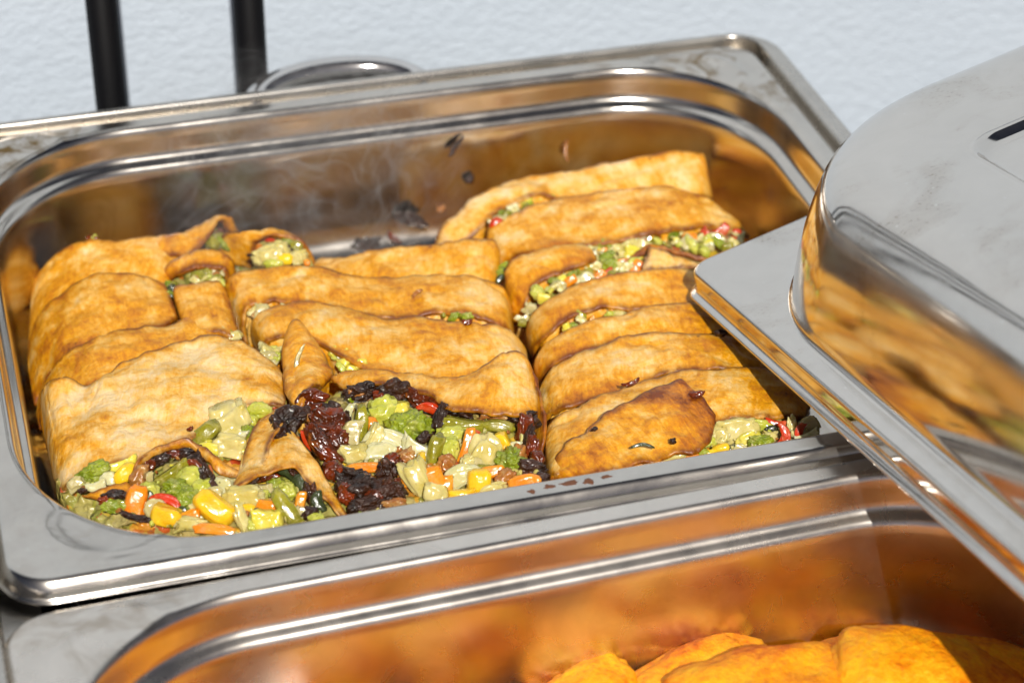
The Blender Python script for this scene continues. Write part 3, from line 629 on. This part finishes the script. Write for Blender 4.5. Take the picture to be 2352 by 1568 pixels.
def piece(par, kind, px, py, L, W, ang, z, lift=0.0, nm=None):
    nm_, amp, fr_, box_, tr, bend = KIND[kind]; pc[0] += 1; s = pc[0]
    big = max(L, W) > 40
    V, F = ICO[4 if (kind in ('green', 'burnt', 'maroon') and big) else 3 if max(L, W) > 14 else 2]
    c = G(px, py, z); k = np.linalg.norm(c-CAM)/FPX          # cm per pixel there
    a, b = L*k/2*1.10, W*k/2*1.12; d = max(min(a, b)*tr*1.55, .09)
    Q = np.sign(V)*np.abs(V)**box_; Q /= np.abs(Q).max()
    off = rng.rand(3)*50
    Q = Q*(1+amp*fbm(V+off, fr_*.55, s, 3))[:, None]
    if kind in ('green', 'pale'): Q = Q*(1+.10*np.abs(vn(V+off, 7, s))+.05*vn(V+off, 14, s))[:, None]
    x, y, zz = Q[:, 0]*a, Q[:, 1]*b, Q[:, 2]*d
    bd = bend*(1 if s % 2 else -1)
    y = y+bd*(x*x/a-a*.3); tw = (rng.rand()-.5)*.5; y, zz = y*math.cos(tw)-zz*math.sin(tw), y*math.sin(tw)+zz*math.cos(tw)
    r = math.radians(ang); toc = -CF*.8+np.array([0, 0, .4]); toc /= np.linalg.norm(toc)
    ax = CR*math.cos(r)+CU*math.sin(r); ay = -CR*math.sin(r)+CU*math.cos(r); ac = np.cross(ax, ay)
    P = c+x[:, None]*ax+y[:, None]*ay+(zz+lift)[:, None]*ac
    return add(nm or nm_, P, F, MV[kind], parent=SL[par] if isinstance(par, str) else par)
C2 = (.2929, 61.25, 826.9); C3 = (.3125, 612.5, 765.6); C4 = (.3125, 1163.75, 765.6)
def batch(par, C, z0, rows, lift=.12):
    k, ox, oy = C
    for kind, x, y, L, W, *r in rows:
        ang = r[0] if r else 0; up = r[1] if len(r) > 1 else 0
        if W > L: L, W = W, L; ang = (r[0] if r else 90)
        py = oy+y*k
        piece(par, kind, ox+x*k, py, L*k, W*k, ang, z0(py), lift+up+rng.rand()*.12-.06)
zf = lambda py: -1.85+(py-1000)*.0012
batch('A4', C2, zf, [
 ('cream', 1590, 480, 290, 240, 20), ('cream', 1600, 670, 230, 150, 0), ('olive', 1400, 580, 260, 130, 35), ('pale', 1840, 400, 170, 120, 0), ('green', 1740, 570, 90, 110, 90),
 ('lemon', 1450, 700, 180, 90, -10), ('pale', 1760, 480, 100, 90), ('white', 1680, 640, 60, 170, 80),
 ('lemon', 720, 840, 260, 90, 15), ('yellow', 780, 890, 190, 120, 45), ('green', 540, 880, 240, 130, 20), ('white', 640, 925, 140, 90, 0), ('white', 560, 985, 130, 70, 20), ('onion', 385, 965, 120, 90, 30), ('burnt', 440, 1018, 60, 36)])
batch('A5', C2, zf, [
 ('burnt', 690, 1055, 180, 70, 10, .35), ('maroon', 640, 1085, 120, 60, 20, .3), ('green', 700, 1140, 190, 90), ('burnt', 860, 1222, 200, 46, -15, .1), ('orange', 870, 1110, 250, 130, 80, .1), ('dark', 965, 1110, 150, 60, 65, .1),
 ('onion', 1010, 1160, 150, 130, 30), ('yellow', 1110, 1215, 210, 150, -10, .12), ('red', 1120, 1100, 250, 74, -22, .15), ('olive', 1140, 890, 290, 96, 35, .15), ('pale', 965, 1020, 140, 120), ('green', 1180, 1020, 180, 130, 0, .05),
 ('pale', 1310, 920, 220, 150, 0, .05), ('green', 1270, 1085, 150, 130), ('pale', 1380, 1010, 140, 150), ('yellow', 1490, 1155, 330, 190, -38, .2), ('dark', 1225, 1180, 70, 60),
 ('onion', 930, 930, 120, 90), ('brown', 900, 900, 110, 170, 70, .3), ('maroon', 960, 830, 130, 80, 50, .35), ('burnt', 1060, 780, 160, 66, 25, .35), ('maroon', 1170, 715, 160, 70, 10, .35), ('burnt', 1300, 705, 190, 76, 12, .4), ('burnt', 1370, 790, 130, 90, -60, .4),
 ('maroon', 1350, 850, 160, 80, -50, .3), ('burnt', 1440, 900, 150, 76, -55, .35), ('burnt', 1470, 960, 80, 60, -60, .3), ('white', 1550, 985, 130, 130, 90), ('cream', 1710, 1090, 280, 160, 0, .05), ('orange', 1890, 1155, 150, 130), ('orange', 2150, 1110, 80, 150, 80),
 ('lemon', 1890, 1255, 190, 170, 0, .1), ('yellow', 1740, 1165, 120, 70), ('olive', 2060, 1170, 360, 120, -52, .2), ('dark', 1812, 1195, 90, 44, 100, .2), ('cream', 1700, 1235, 210, 84, -68, .15), ('orange', 1480, 1325, 320, 76, -5, .05), ('orange', 1270, 1225, 180, 76, 20),
 ('cream', 1290, 1285, 210, 100), ('pale', 1790, 1290, 110, 90), ('pale', 2270, 1245, 120, 110), ('green', 1400, 1170, 90, 80), ('onion', 1480, 1040, 120, 80), ('cream', 1350, 1170, 140, 100)])
batch('A6', C2, zf, [
 ('dark', 2080, 870, 180, 120, -40, .35), ('burnt', 2120, 850, 160, 70, -50, .4), ('dark', 2180, 960, 180, 130, -50, .3), ('burnt', 2250, 1040, 160, 90, -60, .3), ('burnt', 2235, 1185, 110, 80, 0, .3), ('dark', 2290, 1110, 150, 100, -70, .25),
 ('maroon', 1860, 920, 210, 54, 12, .35), ('burnt', 1740, 962, 150, 40, 18, .3), ('green', 1970, 970, 130, 90), ('pale', 2050, 1030, 120, 130, 90), ('yellow', 2070, 990, 110, 50, -40), ('onion', 2190, 1200, 140, 110), ('cream', 1640, 1020, 140, 90), ('onion', 1850, 1010, 140, 80)])
zb_ = lambda py: -1.85+(py-1050)*.0006
batch('S1', C3, zb_, [
 ('burnt', 130, 690, 190, 230, 90, .7), ('burnt', 230, 600, 160, 110, 20, .65), ('burnt', 150, 590, 90, 90, 0, .6), ('burnt', 100, 780, 110, 90, 0, .6), ('maroon', 320, 470, 200, 96, 18, .5), ('maroon', 370, 580, 130, 120, 0, .55, ),
 ('brown', 350, 610, 90, 80, 0, .5), ('maroon', 450, 660, 240, 190, 0, .4), ('burnt', 480, 560, 140, 90, -20, .4), ('maroon', 430, 830, 330, 110, -48, .4), ('burnt', 440, 800, 200, 100, -48, .42), ('red', 330, 800, 200, 50, -50, .45), ('maroon', 530, 780, 150, 160, 90, .3), ('red', 120, 830, 130, 60, -15, .6),
 ('burnt', 560, 640, 110, 140, 90, .2)])
batch('B4', C3, zb_, [
 ('burnt', 620, 1050, 210, 120, -10, .15), ('burnt', 700, 1130, 200, 160, 0, .2), ('burnt', 850, 1140, 210, 140, 10, .25), ('burnt', 960, 1160, 140, 110, -20, .2), ('burnt', 880, 1000, 120, 140, 90, .4), ('maroon', 620, 1180, 150, 130, 0, .1), ('burnt', 770, 1250, 200, 110, 10, .15), ('burnt', 660, 1270, 100, 80, 0, .1),
 ('brown', 950, 1250, 150, 80, 10, .1), ('maroon', 790, 1190, 120, 100, 0, .25), ('maroon', 930, 1110, 120, 110, 0, .25), ('burnt', 560, 1120, 90, 110, 90, .1), ('maroon', 500, 1010, 130, 140, 80, .15),
 ('burnt', 700, 420, 210, 110, 5, .35), ('brown', 690, 440, 130, 60, 0, .42), ('burnt', 930, 435, 200, 130, 10, .4), ('burnt', 1000, 400, 80, 70, 0, .45), ('maroon', 850, 470, 120, 100, 0, .3), ('maroon', 1130, 470, 220, 120, -20, .3), ('red', 1220, 560, 180, 70, -25, .25), ('maroon', 1280, 520, 150, 90, -30, .3), ('burnt', 1400, 560, 210, 90, -12, .35),
 ('burnt', 1250, 640, 210, 70, 62, .4), ('burnt', 1160, 765, 120, 70, 25, .4), ('burnt', 1880, 605, 170, 76, 8, .35), ('brown', 1700, 600, 240, 56, -3, .25), ('maroon', 1900, 700, 200, 100, 85, .2), ('burnt', 1960, 640, 80, 90, 0, .3), ('maroon', 1950, 830, 160, 80, 80, .1), ('burnt', 1930, 760, 160, 60, 80, .15),
 ('green', 1060, 690, 280, 210, 10, .2), ('pale', 870, 580, 200, 210, 90, .1), ('lemon', 970, 570, 160, 140, 0, .2), ('white', 600, 620, 60, 200, 85), ('olive', 690, 700, 310, 90, 78, .1), ('onion', 620, 760, 120, 210, 80), ('orange', 775, 665, 80, 100, 90, .12), ('green', 790, 590, 100, 100, 0, .12),
 ('cream', 770, 800, 250, 96, 55, .14), ('white', 840, 880, 220, 130, 0, .05), ('cream', 650, 880, 180, 130, 10), ('white', 960, 800, 360, 110, -28, .16), ('white', 1110, 850, 230, 110, -25, .08), ('orange', 720, 985, 290, 66, 4, .12), ('cream', 900, 870, 120, 90),
 ('maroon', 930, 950, 120, 130, 90, .2), ('brown', 1030, 910, 120, 100, 20, .28), ('brown', 950, 860, 90, 46, 20, .2), ('olive', 1450, 670, 360, 100, -8, .2), ('olive', 1690, 680, 230, 84, -4, .1), ('pale', 1360, 750, 200, 130, 0, .05), ('pale', 1350, 850, 120, 180, 90), ('orange', 1460, 870, 350, 84, 72, .2), ('red', 1535, 745, 110, 60, -10, .2),
 ('cream', 1620, 870, 250, 210, 60, .1), ('yellow', 1740, 800, 160, 90, -60, .15), ('green', 1790, 950, 170, 170, 0, .1), ('white', 1835, 830, 90, 80), ('brown', 1850, 900, 110, 150, 80), ('olive', 1240, 870, 270, 100, 78, .15), ('cream', 1120, 1070, 310, 150, -60, .15), ('yellow', 1130, 960, 170, 70, 80, .15), ('pale', 1060, 1010, 100, 80),
 ('orange', 1200, 1060, 190, 170, 20, .12), ('dark', 1232, 1055, 120, 36, -50, .4), ('brown', 1330, 960, 120, 120, 0, .15), ('orange', 1020, 1050, 130, 90, 80, .1), ('white', 1420, 1060, 260, 130, 28, .1), ('yellow', 1560, 1080, 150, 180, 90, .15), ('orange', 1670, 1015, 170, 80, 10, .15), ('brown', 1760, 1060, 140, 110, 20, .15),
 ('orange', 1900, 1100, 230, 120, 8, .15), ('yellow', 1430, 1190, 190, 90, 5, .05), ('cream', 1650, 1150, 220, 90, 10), ('cream', 1250, 1190, 140, 150, 80), ('orange', 1320, 1110, 90, 120), ('burnt', 1940, 990, 190, 90, -10, .05), ('burnt', 2030, 1080, 110, 90), ('olive', 1600, 990, 110, 60), ('onion', 1540, 960, 100, 130), ('yellow', 1530, 1230, 130, 60), ('cream', 1480, 960, 90, 120), ('maroon', 1990, 930, 80, 120)])
zc = lambda py: -1.95
batch('C7', C4, zc, [
 ('cream', 1680, 710, 280, 170, 10, .1), ('pale', 1850, 670, 170, 80, -10, .1), ('dark', 1940, 705, 100, 50, 10, .12), ('red', 1965, 655, 150, 44, -12, .25), ('red', 2035, 735, 150, 50, -75, .25), ('red', 1995, 805, 90, 46, 40, .22), ('red', 2140, 720, 120, 54, 75, .2), ('cream', 2090, 700, 60, 150, 80), ('onion', 2210, 670, 130, 100, 20),
 ('green', 1860, 795, 170, 90, 5, .12), ('lemon', 1770, 775, 170, 80, 25, .06), ('cream', 1930, 760, 110, 80), ('yellow', 1570, 840, 120, 54, 10, .08), ('yellow', 1480, 875, 120, 50, 5, .06), ('green', 1380, 860, 180, 96, -20, .08), ('cream', 1220, 890, 260, 120, 10, .05), ('orange', 1078, 945, 60, 90, 90, .05), ('orange', 960, 965, 110, 50, 10), ('orange', 1350, 905, 110, 46, 20, .1),
 ('dark', 1640, 845, 80, 40, 20, .1), ('onion', 1700, 850, 130, 60), ('white', 2200, 755, 170, 50, 22, .05), ('pale', 1480, 800, 120, 70), ('cream', 1560, 760, 120, 90)])
BITK = ['cream', 'onion', 'pale', 'cream', 'green', 'cream', 'onion', 'lemon', 'brown', 'olive']
def bits(par, poly, zfun, n, size, seed, kinds=BITK):
    r = random.Random(seed); xs = [p[0] for p in poly]; ys = [p[1] for p in poly]; VV = []; FF = []; MI = []; cnt = 0; k = 0
    V0, F0 = ICO[2]
    while k < n:
        x = r.uniform(min(xs), max(xs)); y = r.uniform(min(ys), max(ys))
        if not inside(poly, x, y): continue
        k += 1; c = G(x, y, zfun(y)); kk = np.linalg.norm(c-CAM)/FPX; L = size*r.uniform(.5, 1.5)*kk/2
        Q = np.sign(V0)*np.abs(V0)**.6*(1+.35*fbm(V0+r.random()*90, 1.3, k, 2))[:, None]
        A = np.linalg.qr(np.array([[r.gauss(0, 1) for _ in range(3)] for _ in range(3)]))[0]
        P = c+(Q*np.array([L, L*r.uniform(.35, .8), L*r.uniform(.3, .7)]))@A.T+np.array([0, 0, .08*r.random()])
        VV.append(P); FF += [(a+cnt, b+cnt, d+cnt) for a, b, d in F0]; cnt += len(V0); MI += [r.randrange(len(kinds))]*len(F0)
    o = add('vegetable_bits', np.concatenate(VV), FF, MV[kinds[0]], parent=SL[par])
    for q in kinds[1:]: o.data.materials.append(MV[q])
    o.data.polygons.foreach_set('material_index', MI); o['kind'] = 'stuff'
def inside(poly, x, y):
    c = False; n = len(poly); j = n-1
    for i in range(n):
        if (poly[i][1] > y) != (poly[j][1] > y) and x < (poly[j][0]-poly[i][0])*(y-poly[i][1])/(poly[j][1]-poly[i][1])+poly[i][0]: c = not c
        j = i
    return c
def scatter(par, poly, z, n, size, kinds, seed, lift=.05):
    r = random.Random(seed); xs = [p[0] for p in poly]; ys = [p[1] for p in poly]; k = 0; t = 0
    while k < n and t < 5000:
        t += 1; x = r.uniform(min(xs), max(xs)); y = r.uniform(min(ys), max(ys))
        if not inside(poly, x, y): continue
        k += 1; L = size*r.uniform(.7, 1.6); piece(par, r.choice(kinds), x, y, L, L*r.uniform(.4, .8), r.uniform(-60, 60), z, lift*r.random())
bits('A5', [(215, 1150), (330, 1110), (345, 1070), (400, 1040), (440, 1050), (500, 1110), (560, 1110), (660, 1075), (700, 1100), (760, 1195), (640, 1225), (500, 1228), (350, 1205)], lambda y: zf(y)+.05, 90, 15, 101)
bits('A4', [(170, 1110), (260, 1070), (330, 1055), (310, 1095), (200, 1125), (200, 1140)], lambda y: zf(y), 16, 14, 102)
bits('A4', [(430, 1000), (500, 960), (560, 935), (640, 935), (590, 960), (560, 1060), (480, 1030)], lambda y: zf(y), 22, 15, 103)
bits('B4', [(790, 900), (900, 895), (1020, 935), (1220, 950), (1225, 1060), (1245, 1110), (1000, 1155), (800, 1190), (760, 1100)], lambda y: zb_(y)+.06, 130, 15, 104)
bits('C7', [(1480, 1065), (1600, 1030), (1650, 970), (1860, 965), (1870, 995), (1700, 1035)], lambda y: -1.88, 45, 14, 105)
bits('C3', [(1345, 568), (1440, 550), (1600, 530), (1690, 528), (1700, 565), (1620, 580), (1500, 558), (1420, 600), (1250, 680), (1225, 680), (1300, 625)], lambda y: -2.72, 60, 13, 106)
piece('S1', 'onion', 688, 838, 90, 8, 84, -1.85, .56, 'crack')
GK = ['cream', 'cream', 'onion', 'pale', 'green', 'olive', 'cream', 'orange', 'lemon', 'red', 'white']
scatter('C3', [(1345, 568), (1440, 550), (1600, 530), (1690, 528), (1700, 565), (1620, 580), (1500, 558), (1420, 600), (1355, 600)], -2.75, 42, 26, GK, 1)
scatter('C3', [(1215, 690), (1270, 640), (1350, 608), (1480, 596), (1480, 622), (1330, 650), (1250, 690)], -2.8, 34, 24, GK, 2)
scatter('C1', [(1115, 520), (1180, 470), (1240, 444), (1285, 455), (1200, 485), (1130, 525)], -3.1, 16, 22, GK+['olive', 'red'], 3)
scatter('C4', [(1290, 752), (1350, 712), (1400, 704), (1450, 704), (1440, 716), (1360, 735), (1300, 760)], -2.5, 16, 18, GK, 4)
EL = lambda cx, cy, rx, ry: [(cx+rx*math.cos(a), cy+ry*math.sin(a)) for a in np.linspace(0, 6.28, 14)[:-1]]
bed('R1', [(580, 610, -3.2), (610, 560, -2.9), (660, 545, -2.9), (715, 590, -3.2)], [(580, 630, -3.5), (620, 630, -3.2), (680, 630, -3.2), (725, 620, -3.5)], 61, lump=.05)
for k_, x_, y_, L_, W_, a_ in (('cream', 615, 590, 60, 40, 20), ('cream', 640, 575, 50, 36, 0), ('yellow', 655, 594, 38, 24, 0), ('red', 632, 556, 36, 14, -30), ('green', 660, 562, 40, 26, 0), ('cream', 688, 592, 30, 34, 90), ('pale', 630, 606, 40, 18, 0), ('orange', 706, 603, 14, 14, 0), ('burnt', 593, 590, 10, 34, 80), ('olive', 680, 568, 30, 22, -30), ('burnt', 672, 572, 30, 14, -30)):
    piece('R1', k_, x_, y_, L_, W_, a_, -2.75, .15)
scatter('R2', EL(478, 634, 48, 18), -2.9, 14, 22, ['cream', 'onion', 'pale', 'cream', 'olive', 'brown'], 6)
scatter('A2c', EL(492, 771, 55, 9), -2.7, 12, 18, ['cream', 'onion', 'white', 'red', 'orange', 'olive'], 7)
scatter('B2', EL(625, 716, 50, 18), -2.75, 12, 22, ['onion', 'brown', 'orange', 'onion', 'cream'], 8)
scatter('B3', EL(630, 805, 20, 30), -2.75, 8, 24, ['cream', 'onion', 'pale'], 9)
scatter('B3', [(755, 800), (800, 815), (835, 840), (800, 850), (760, 840)], -2.5, 9, 26, ['cream', 'lemon', 'onion', 'pale'], 10)
scatter('B2', EL(1045, 727, 34, 7), -2.6, 8, 16, ['olive', 'green', 'pale'], 11)
scatter('A1b', EL(490, 550, 32, 24), -3.1, 12, 24, ['green', 'olive', 'brown', 'maroon', 'onion'], 12)
scatter('A2', EL(388, 668, 12, 26), -3.1, 9, 20, ['green', 'olive', 'dark'], 13)
scatter('C3', [(1190, 745), (1205, 690), (1225, 690), (1212, 750)], -3.2, 8, 18, ['white', 'onion', 'olive'], 14)
scatter('C2', EL(1152, 625, 8, 22), -3.3, 5, 16, ['green', 'dark'], 15)
scatter('A1', EL(215, 549, 22, 5), -3.2, 5, 14, ['green', 'maroon', 'pale'], 16)

# crumbs lying on the crust and on the bare steel
def crumb(px, py, z, L, W, ang, kind, label, off=0.0):
    c = G(px, py, z); k = np.linalg.norm(c-CAM)/FPX
    t = thing('burnt_crumb', label, 'crumb', c, 'burnt crumbs in the strudel pan')
    piece(t, kind, px, py, L, W, ang, z, off)
for a in ((552, 914, -1.8, 9, 7, 0, 'burnt', 'tiny black crumb on the broad pale slice near its right edge'),
          (437, 985, -1.35, 14, 9, 30, 'maroon', 'small dark red crumb at the front edge of the broad pale slice'),
          (957, 672, -2.35, 26, 7, 35, 'brown', 'brown sliver on the smooth top of the second middle slice'),
          (1074, 740, -2.15, 20, 12, 0, 'maroon', 'dark red glossy bead on the edge of the third middle slice'),
          (1475, 1023, -1.0, 50, 8, 3, 'dark', 'long dark caraway like seed on the folded browned flap'),
          (1545, 1013, -1.05, 14, 12, 0, 'burnt', 'small black crumb right of the long dark seed on the flap'),
          (1365, 985, -1.2, 14, 8, 20, 'burnt', 'small black crumb on the upper edge of the folded flap'),
          (1450, 880, -1.45, 34, 10, 22, 'maroon', 'curled dark red crumb above the folded flap'),
          (1655, 764, -1.75, 26, 14, -5, 'burnt', 'black bead crumb under the edge of the steel lid'),
          (1600, 905, -1.0, 30, 14, 10, 'maroon', 'dark red crumb stuck to the tip of the folded flap'),
          (945, 505, -5.0, 26, 60, 75, 'burnt', 'large dark red crumb standing on the bare pan floor'),
          (840, 562, -6.0, 60, 26, 10, 'burnt', 'dark brown crumb lying low on the bare pan floor'),
          (800, 540, -5.8, 22, 12, -30, 'brown', 'small brown crumb left on the bare pan floor'),
          (905, 548, -5.8, 34, 10, -40, 'maroon', 'thin dark red strip of crumb on the bare pan floor')):
    crumb(*a)
# on the back wall of the well
for px, py, L, W, ang, k_, lab in ((1048, 335, 46, 10, 55, 'burnt', 'dark crumb stuck high on the back wall of the pan'), (1078, 412, 22, 14, 40, 'burnt', 'black crumb stuck on the back wall above the right row'),
        (1300, 350, 8, 40, 95, 'brown', 'thin brown drip on the back wall above the right row'), (1013, 480, 18, 12, 20, 'brown', 'small brown crumb low on the back wall beside the right row')):
    d = CF*FPX+CR*(px-CXP)-CU*(py-CYP); c = CAM+d*((11.6-CAM[1])/d[1])
    k = np.linalg.norm(c-CAM)/FPX
    t = thing('burnt_crumb', lab, 'crumb', c, 'burnt crumbs in the strudel pan'); piece(t, k_, px, py, L if L > W else W, min(L, W), ang, c[2], 0)

def drop(px, py, z, L, W, label):
    c = G(px, py, z); V, F = ICO[2]; k = np.linalg.norm(c-CAM)/FPX
    P = c+V*np.array([L*k/2, L*k/2, W*k/2]); o = add('dried_drop', P, F, M_drop); tag(o, label, 'drop', 'dried pale drops on the pan rims')
M_drop = simple('dried_sauce', (0.72, 0.70, 0.64), 0.35)
drop(1757, 1060, -.28, 19, 10, 'round dried drop on the front edge of the strudel pan near the lid')
drop(1186, 1217, -.2, 24, 8, 'flat pale drop on the back rim of the front pan, left of a smaller one')
drop(1312, 1222, -.6, 17, 14, 'pale run of sauce just inside the back rim of the front pan')
drop(1376, 1108, -.1, 14, 6, 'tiny pale drop beside the brown smears on the front edge of the strudel pan')
M_smear = simple('baked_on_grease', (0.16, 0.05, 0.012), 0.4)
def smear(px, py, L, W, label):
    c = G(px, py, 0.0); V, F = ICO[3]; k = np.linalg.norm(c-CAM)/FPX
    Q = V*(1+.5*fbm(V+px, 1.6, int(px), 3))[:, None]
    P = c+Q*np.array([L*k/2, W*k/1.1, .018]); o = add('grease_smear', P, F, M_smear); tag(o, label, 'smear', 'brown baked-on smears on the front rim of the strudel pan')
smear(1262, 1117, 30, 9, 'brown smear on the front rim just below the gap between middle and right rows')
smear(1305, 1109, 46, 8, 'longest brown baked-on smear on the front rim of the strudel pan')
smear(1352, 1104, 24, 12, 'rounded brown smear on the front rim right of the longest one')
smear(1222, 1128, 16, 8, 'small brown smear at the left end of the smeared part of the rim')
smear(1392, 1094, 22, 6, 'thin brown smear at the right end of the smeared part of the rim')
# ------------------------------------------------------------------ fried pieces in the front pan
def fritter(px, py, z, L, W, H, ang, label, seed, world=None):
    V, F = ICO[4]
    c = G(px, py, z) if world is None else np.array(world, float)
    Q = np.sign(V)*np.abs(V)**.85
    Q = Q*(1+.16*fbm(V+seed*3.1, .9, seed, 2)+.07*fbm(V+seed, 3.0, seed+2, 3)+.012*fbm(V, 11, seed, 2))[:, None]
    x, y, zz = Q[:, 0]*L/2, Q[:, 1]*W/2, Q[:, 2]*H/2
    a = math.radians(ang); P = np.c_[c[0]+x*math.cos(a)-y*math.sin(a), c[1]+x*math.sin(a)+y*math.cos(a), c[2]+zz+.12*x*math.sin(seed)]
    o = add('fried_piece', P, F, M_fried); tag(o, label, 'fried piece', 'orange fried pieces in the front pan'); return o
for a in ((1350, 1590, -5.3, 3.0, 2.4, 1.4, 10, 'small rounded fried piece, leftmost of the visible ones', 1),
          (1560, 1618, -5.4, 6.4, 3.2, 1.4, 22, 'pale fried piece behind the small leftmost one', 2),
          (1780, 1636, -4.8, 6.6, 4.6, 2.5, -8, 'big smooth fried piece in the middle of the visible heap', 3),
          (1910, 1556, -5.6, 6.6, 3.0, 1.4, 12, 'flat light fried piece tucked behind the big smooth one', 4),
          (2120, 1576, -4.6, 5.6, 4.2, 2.6, -25, 'high domed fried piece right of the big smooth one', 5),
          (2300, 1560, -4.9, 6.0, 3.0, 1.5, -30, 'rightmost visible fried piece with a browner crust', 6)):
    fritter(*a)
r = random.Random(4); k = 0
for iy in range(5):
    for ix in range(6):
        x = -11.5+ix*4.7+r.uniform(-.8, .8); y = -20.0-iy*4.0+r.uniform(-.8, .8)
        if iy == 0 and ix >= 3: continue
        k += 1
        fritter(0, 0, 0, r.uniform(4.5, 6.5), r.uniform(3, 4.2), r.uniform(1.8, 2.6), r.uniform(-60, 60), 'fried piece of the heap filling the near half of the front pan', 20+k, world=(x, y, -5.2+.55*iy+r.uniform(-.3, .4)))

# ------------------------------------------------------------------ steam over the open part of the pan
m = bpy.data.materials.new('thin_steam'); m.use_nodes = True; n = m.node_tree; n.nodes.clear()
out = n.nodes.new('ShaderNodeOutputMaterial'); pv = n.nodes.new('ShaderNodeVolumePrincipled'); n.links.new(pv.outputs[0], out.inputs['Volume'])
tc = n.nodes.new('ShaderNodeTexCoord'); gen = tc.outputs['Generated']
ws = nd(n, 'ShaderNodeTexNoise', Scale=2.2, Detail=2.0); n.links.new(gen, ws.inputs['Vector'])
va = nd(n, 'ShaderNodeVectorMath', operation='MULTIPLY_ADD'); n.links.new(ws.outputs['Color'], va.inputs[0]); va.inputs[1].default_value = (.9, .9, .9); n.links.new(gen, va.inputs[2])
mp = nd(n, 'ShaderNodeMapping'); mp.inputs['Scale'].default_value = (2.6, 1.4, 1.1); n.links.new(va.outputs[0], mp.inputs['Vector'])
f = noise(n, mp.outputs[0], 2.4, 2, 0.5)
rid = math_(n, 'ABSOLUTE', math_(n, 'SUBTRACT', f, 0.5)); wisp = ramp(n, rid, [(0.0, g3(1)), (0.030, g3(0.12)), (0.08, g3(0))])
sx = n.nodes.new('ShaderNodeSeparateXYZ'); n.links.new(gen, sx.inputs[0])
fall = 1.0
for ax in (0, 1, 2):
    e = math_(n, 'MULTIPLY', math_(n, 'MULTIPLY', sx.outputs[ax], math_(n, 'SUBTRACT', 1.0, sx.outputs[ax])), 4.0)
    fall = e if ax == 0 else math_(n, 'MULTIPLY', fall, e)
n.links.new(math_(n, 'MULTIPLY', math_(n, 'MULTIPLY', wisp, fall), 42.0), pv.inputs['Density'])
pv.inputs['Color'].default_value = (.95, .95, .95, 1); pv.inputs['Anisotropy'].default_value = 0.0
V, F = box(-9.5, 3.5, 5.5, 11.3, -5.0, 4.5); o = add('steam', V, F, m, smooth=False); o['kind'] = 'stuff'

for o in bpy.data.objects:
    if '_o' in o: del o['_o']
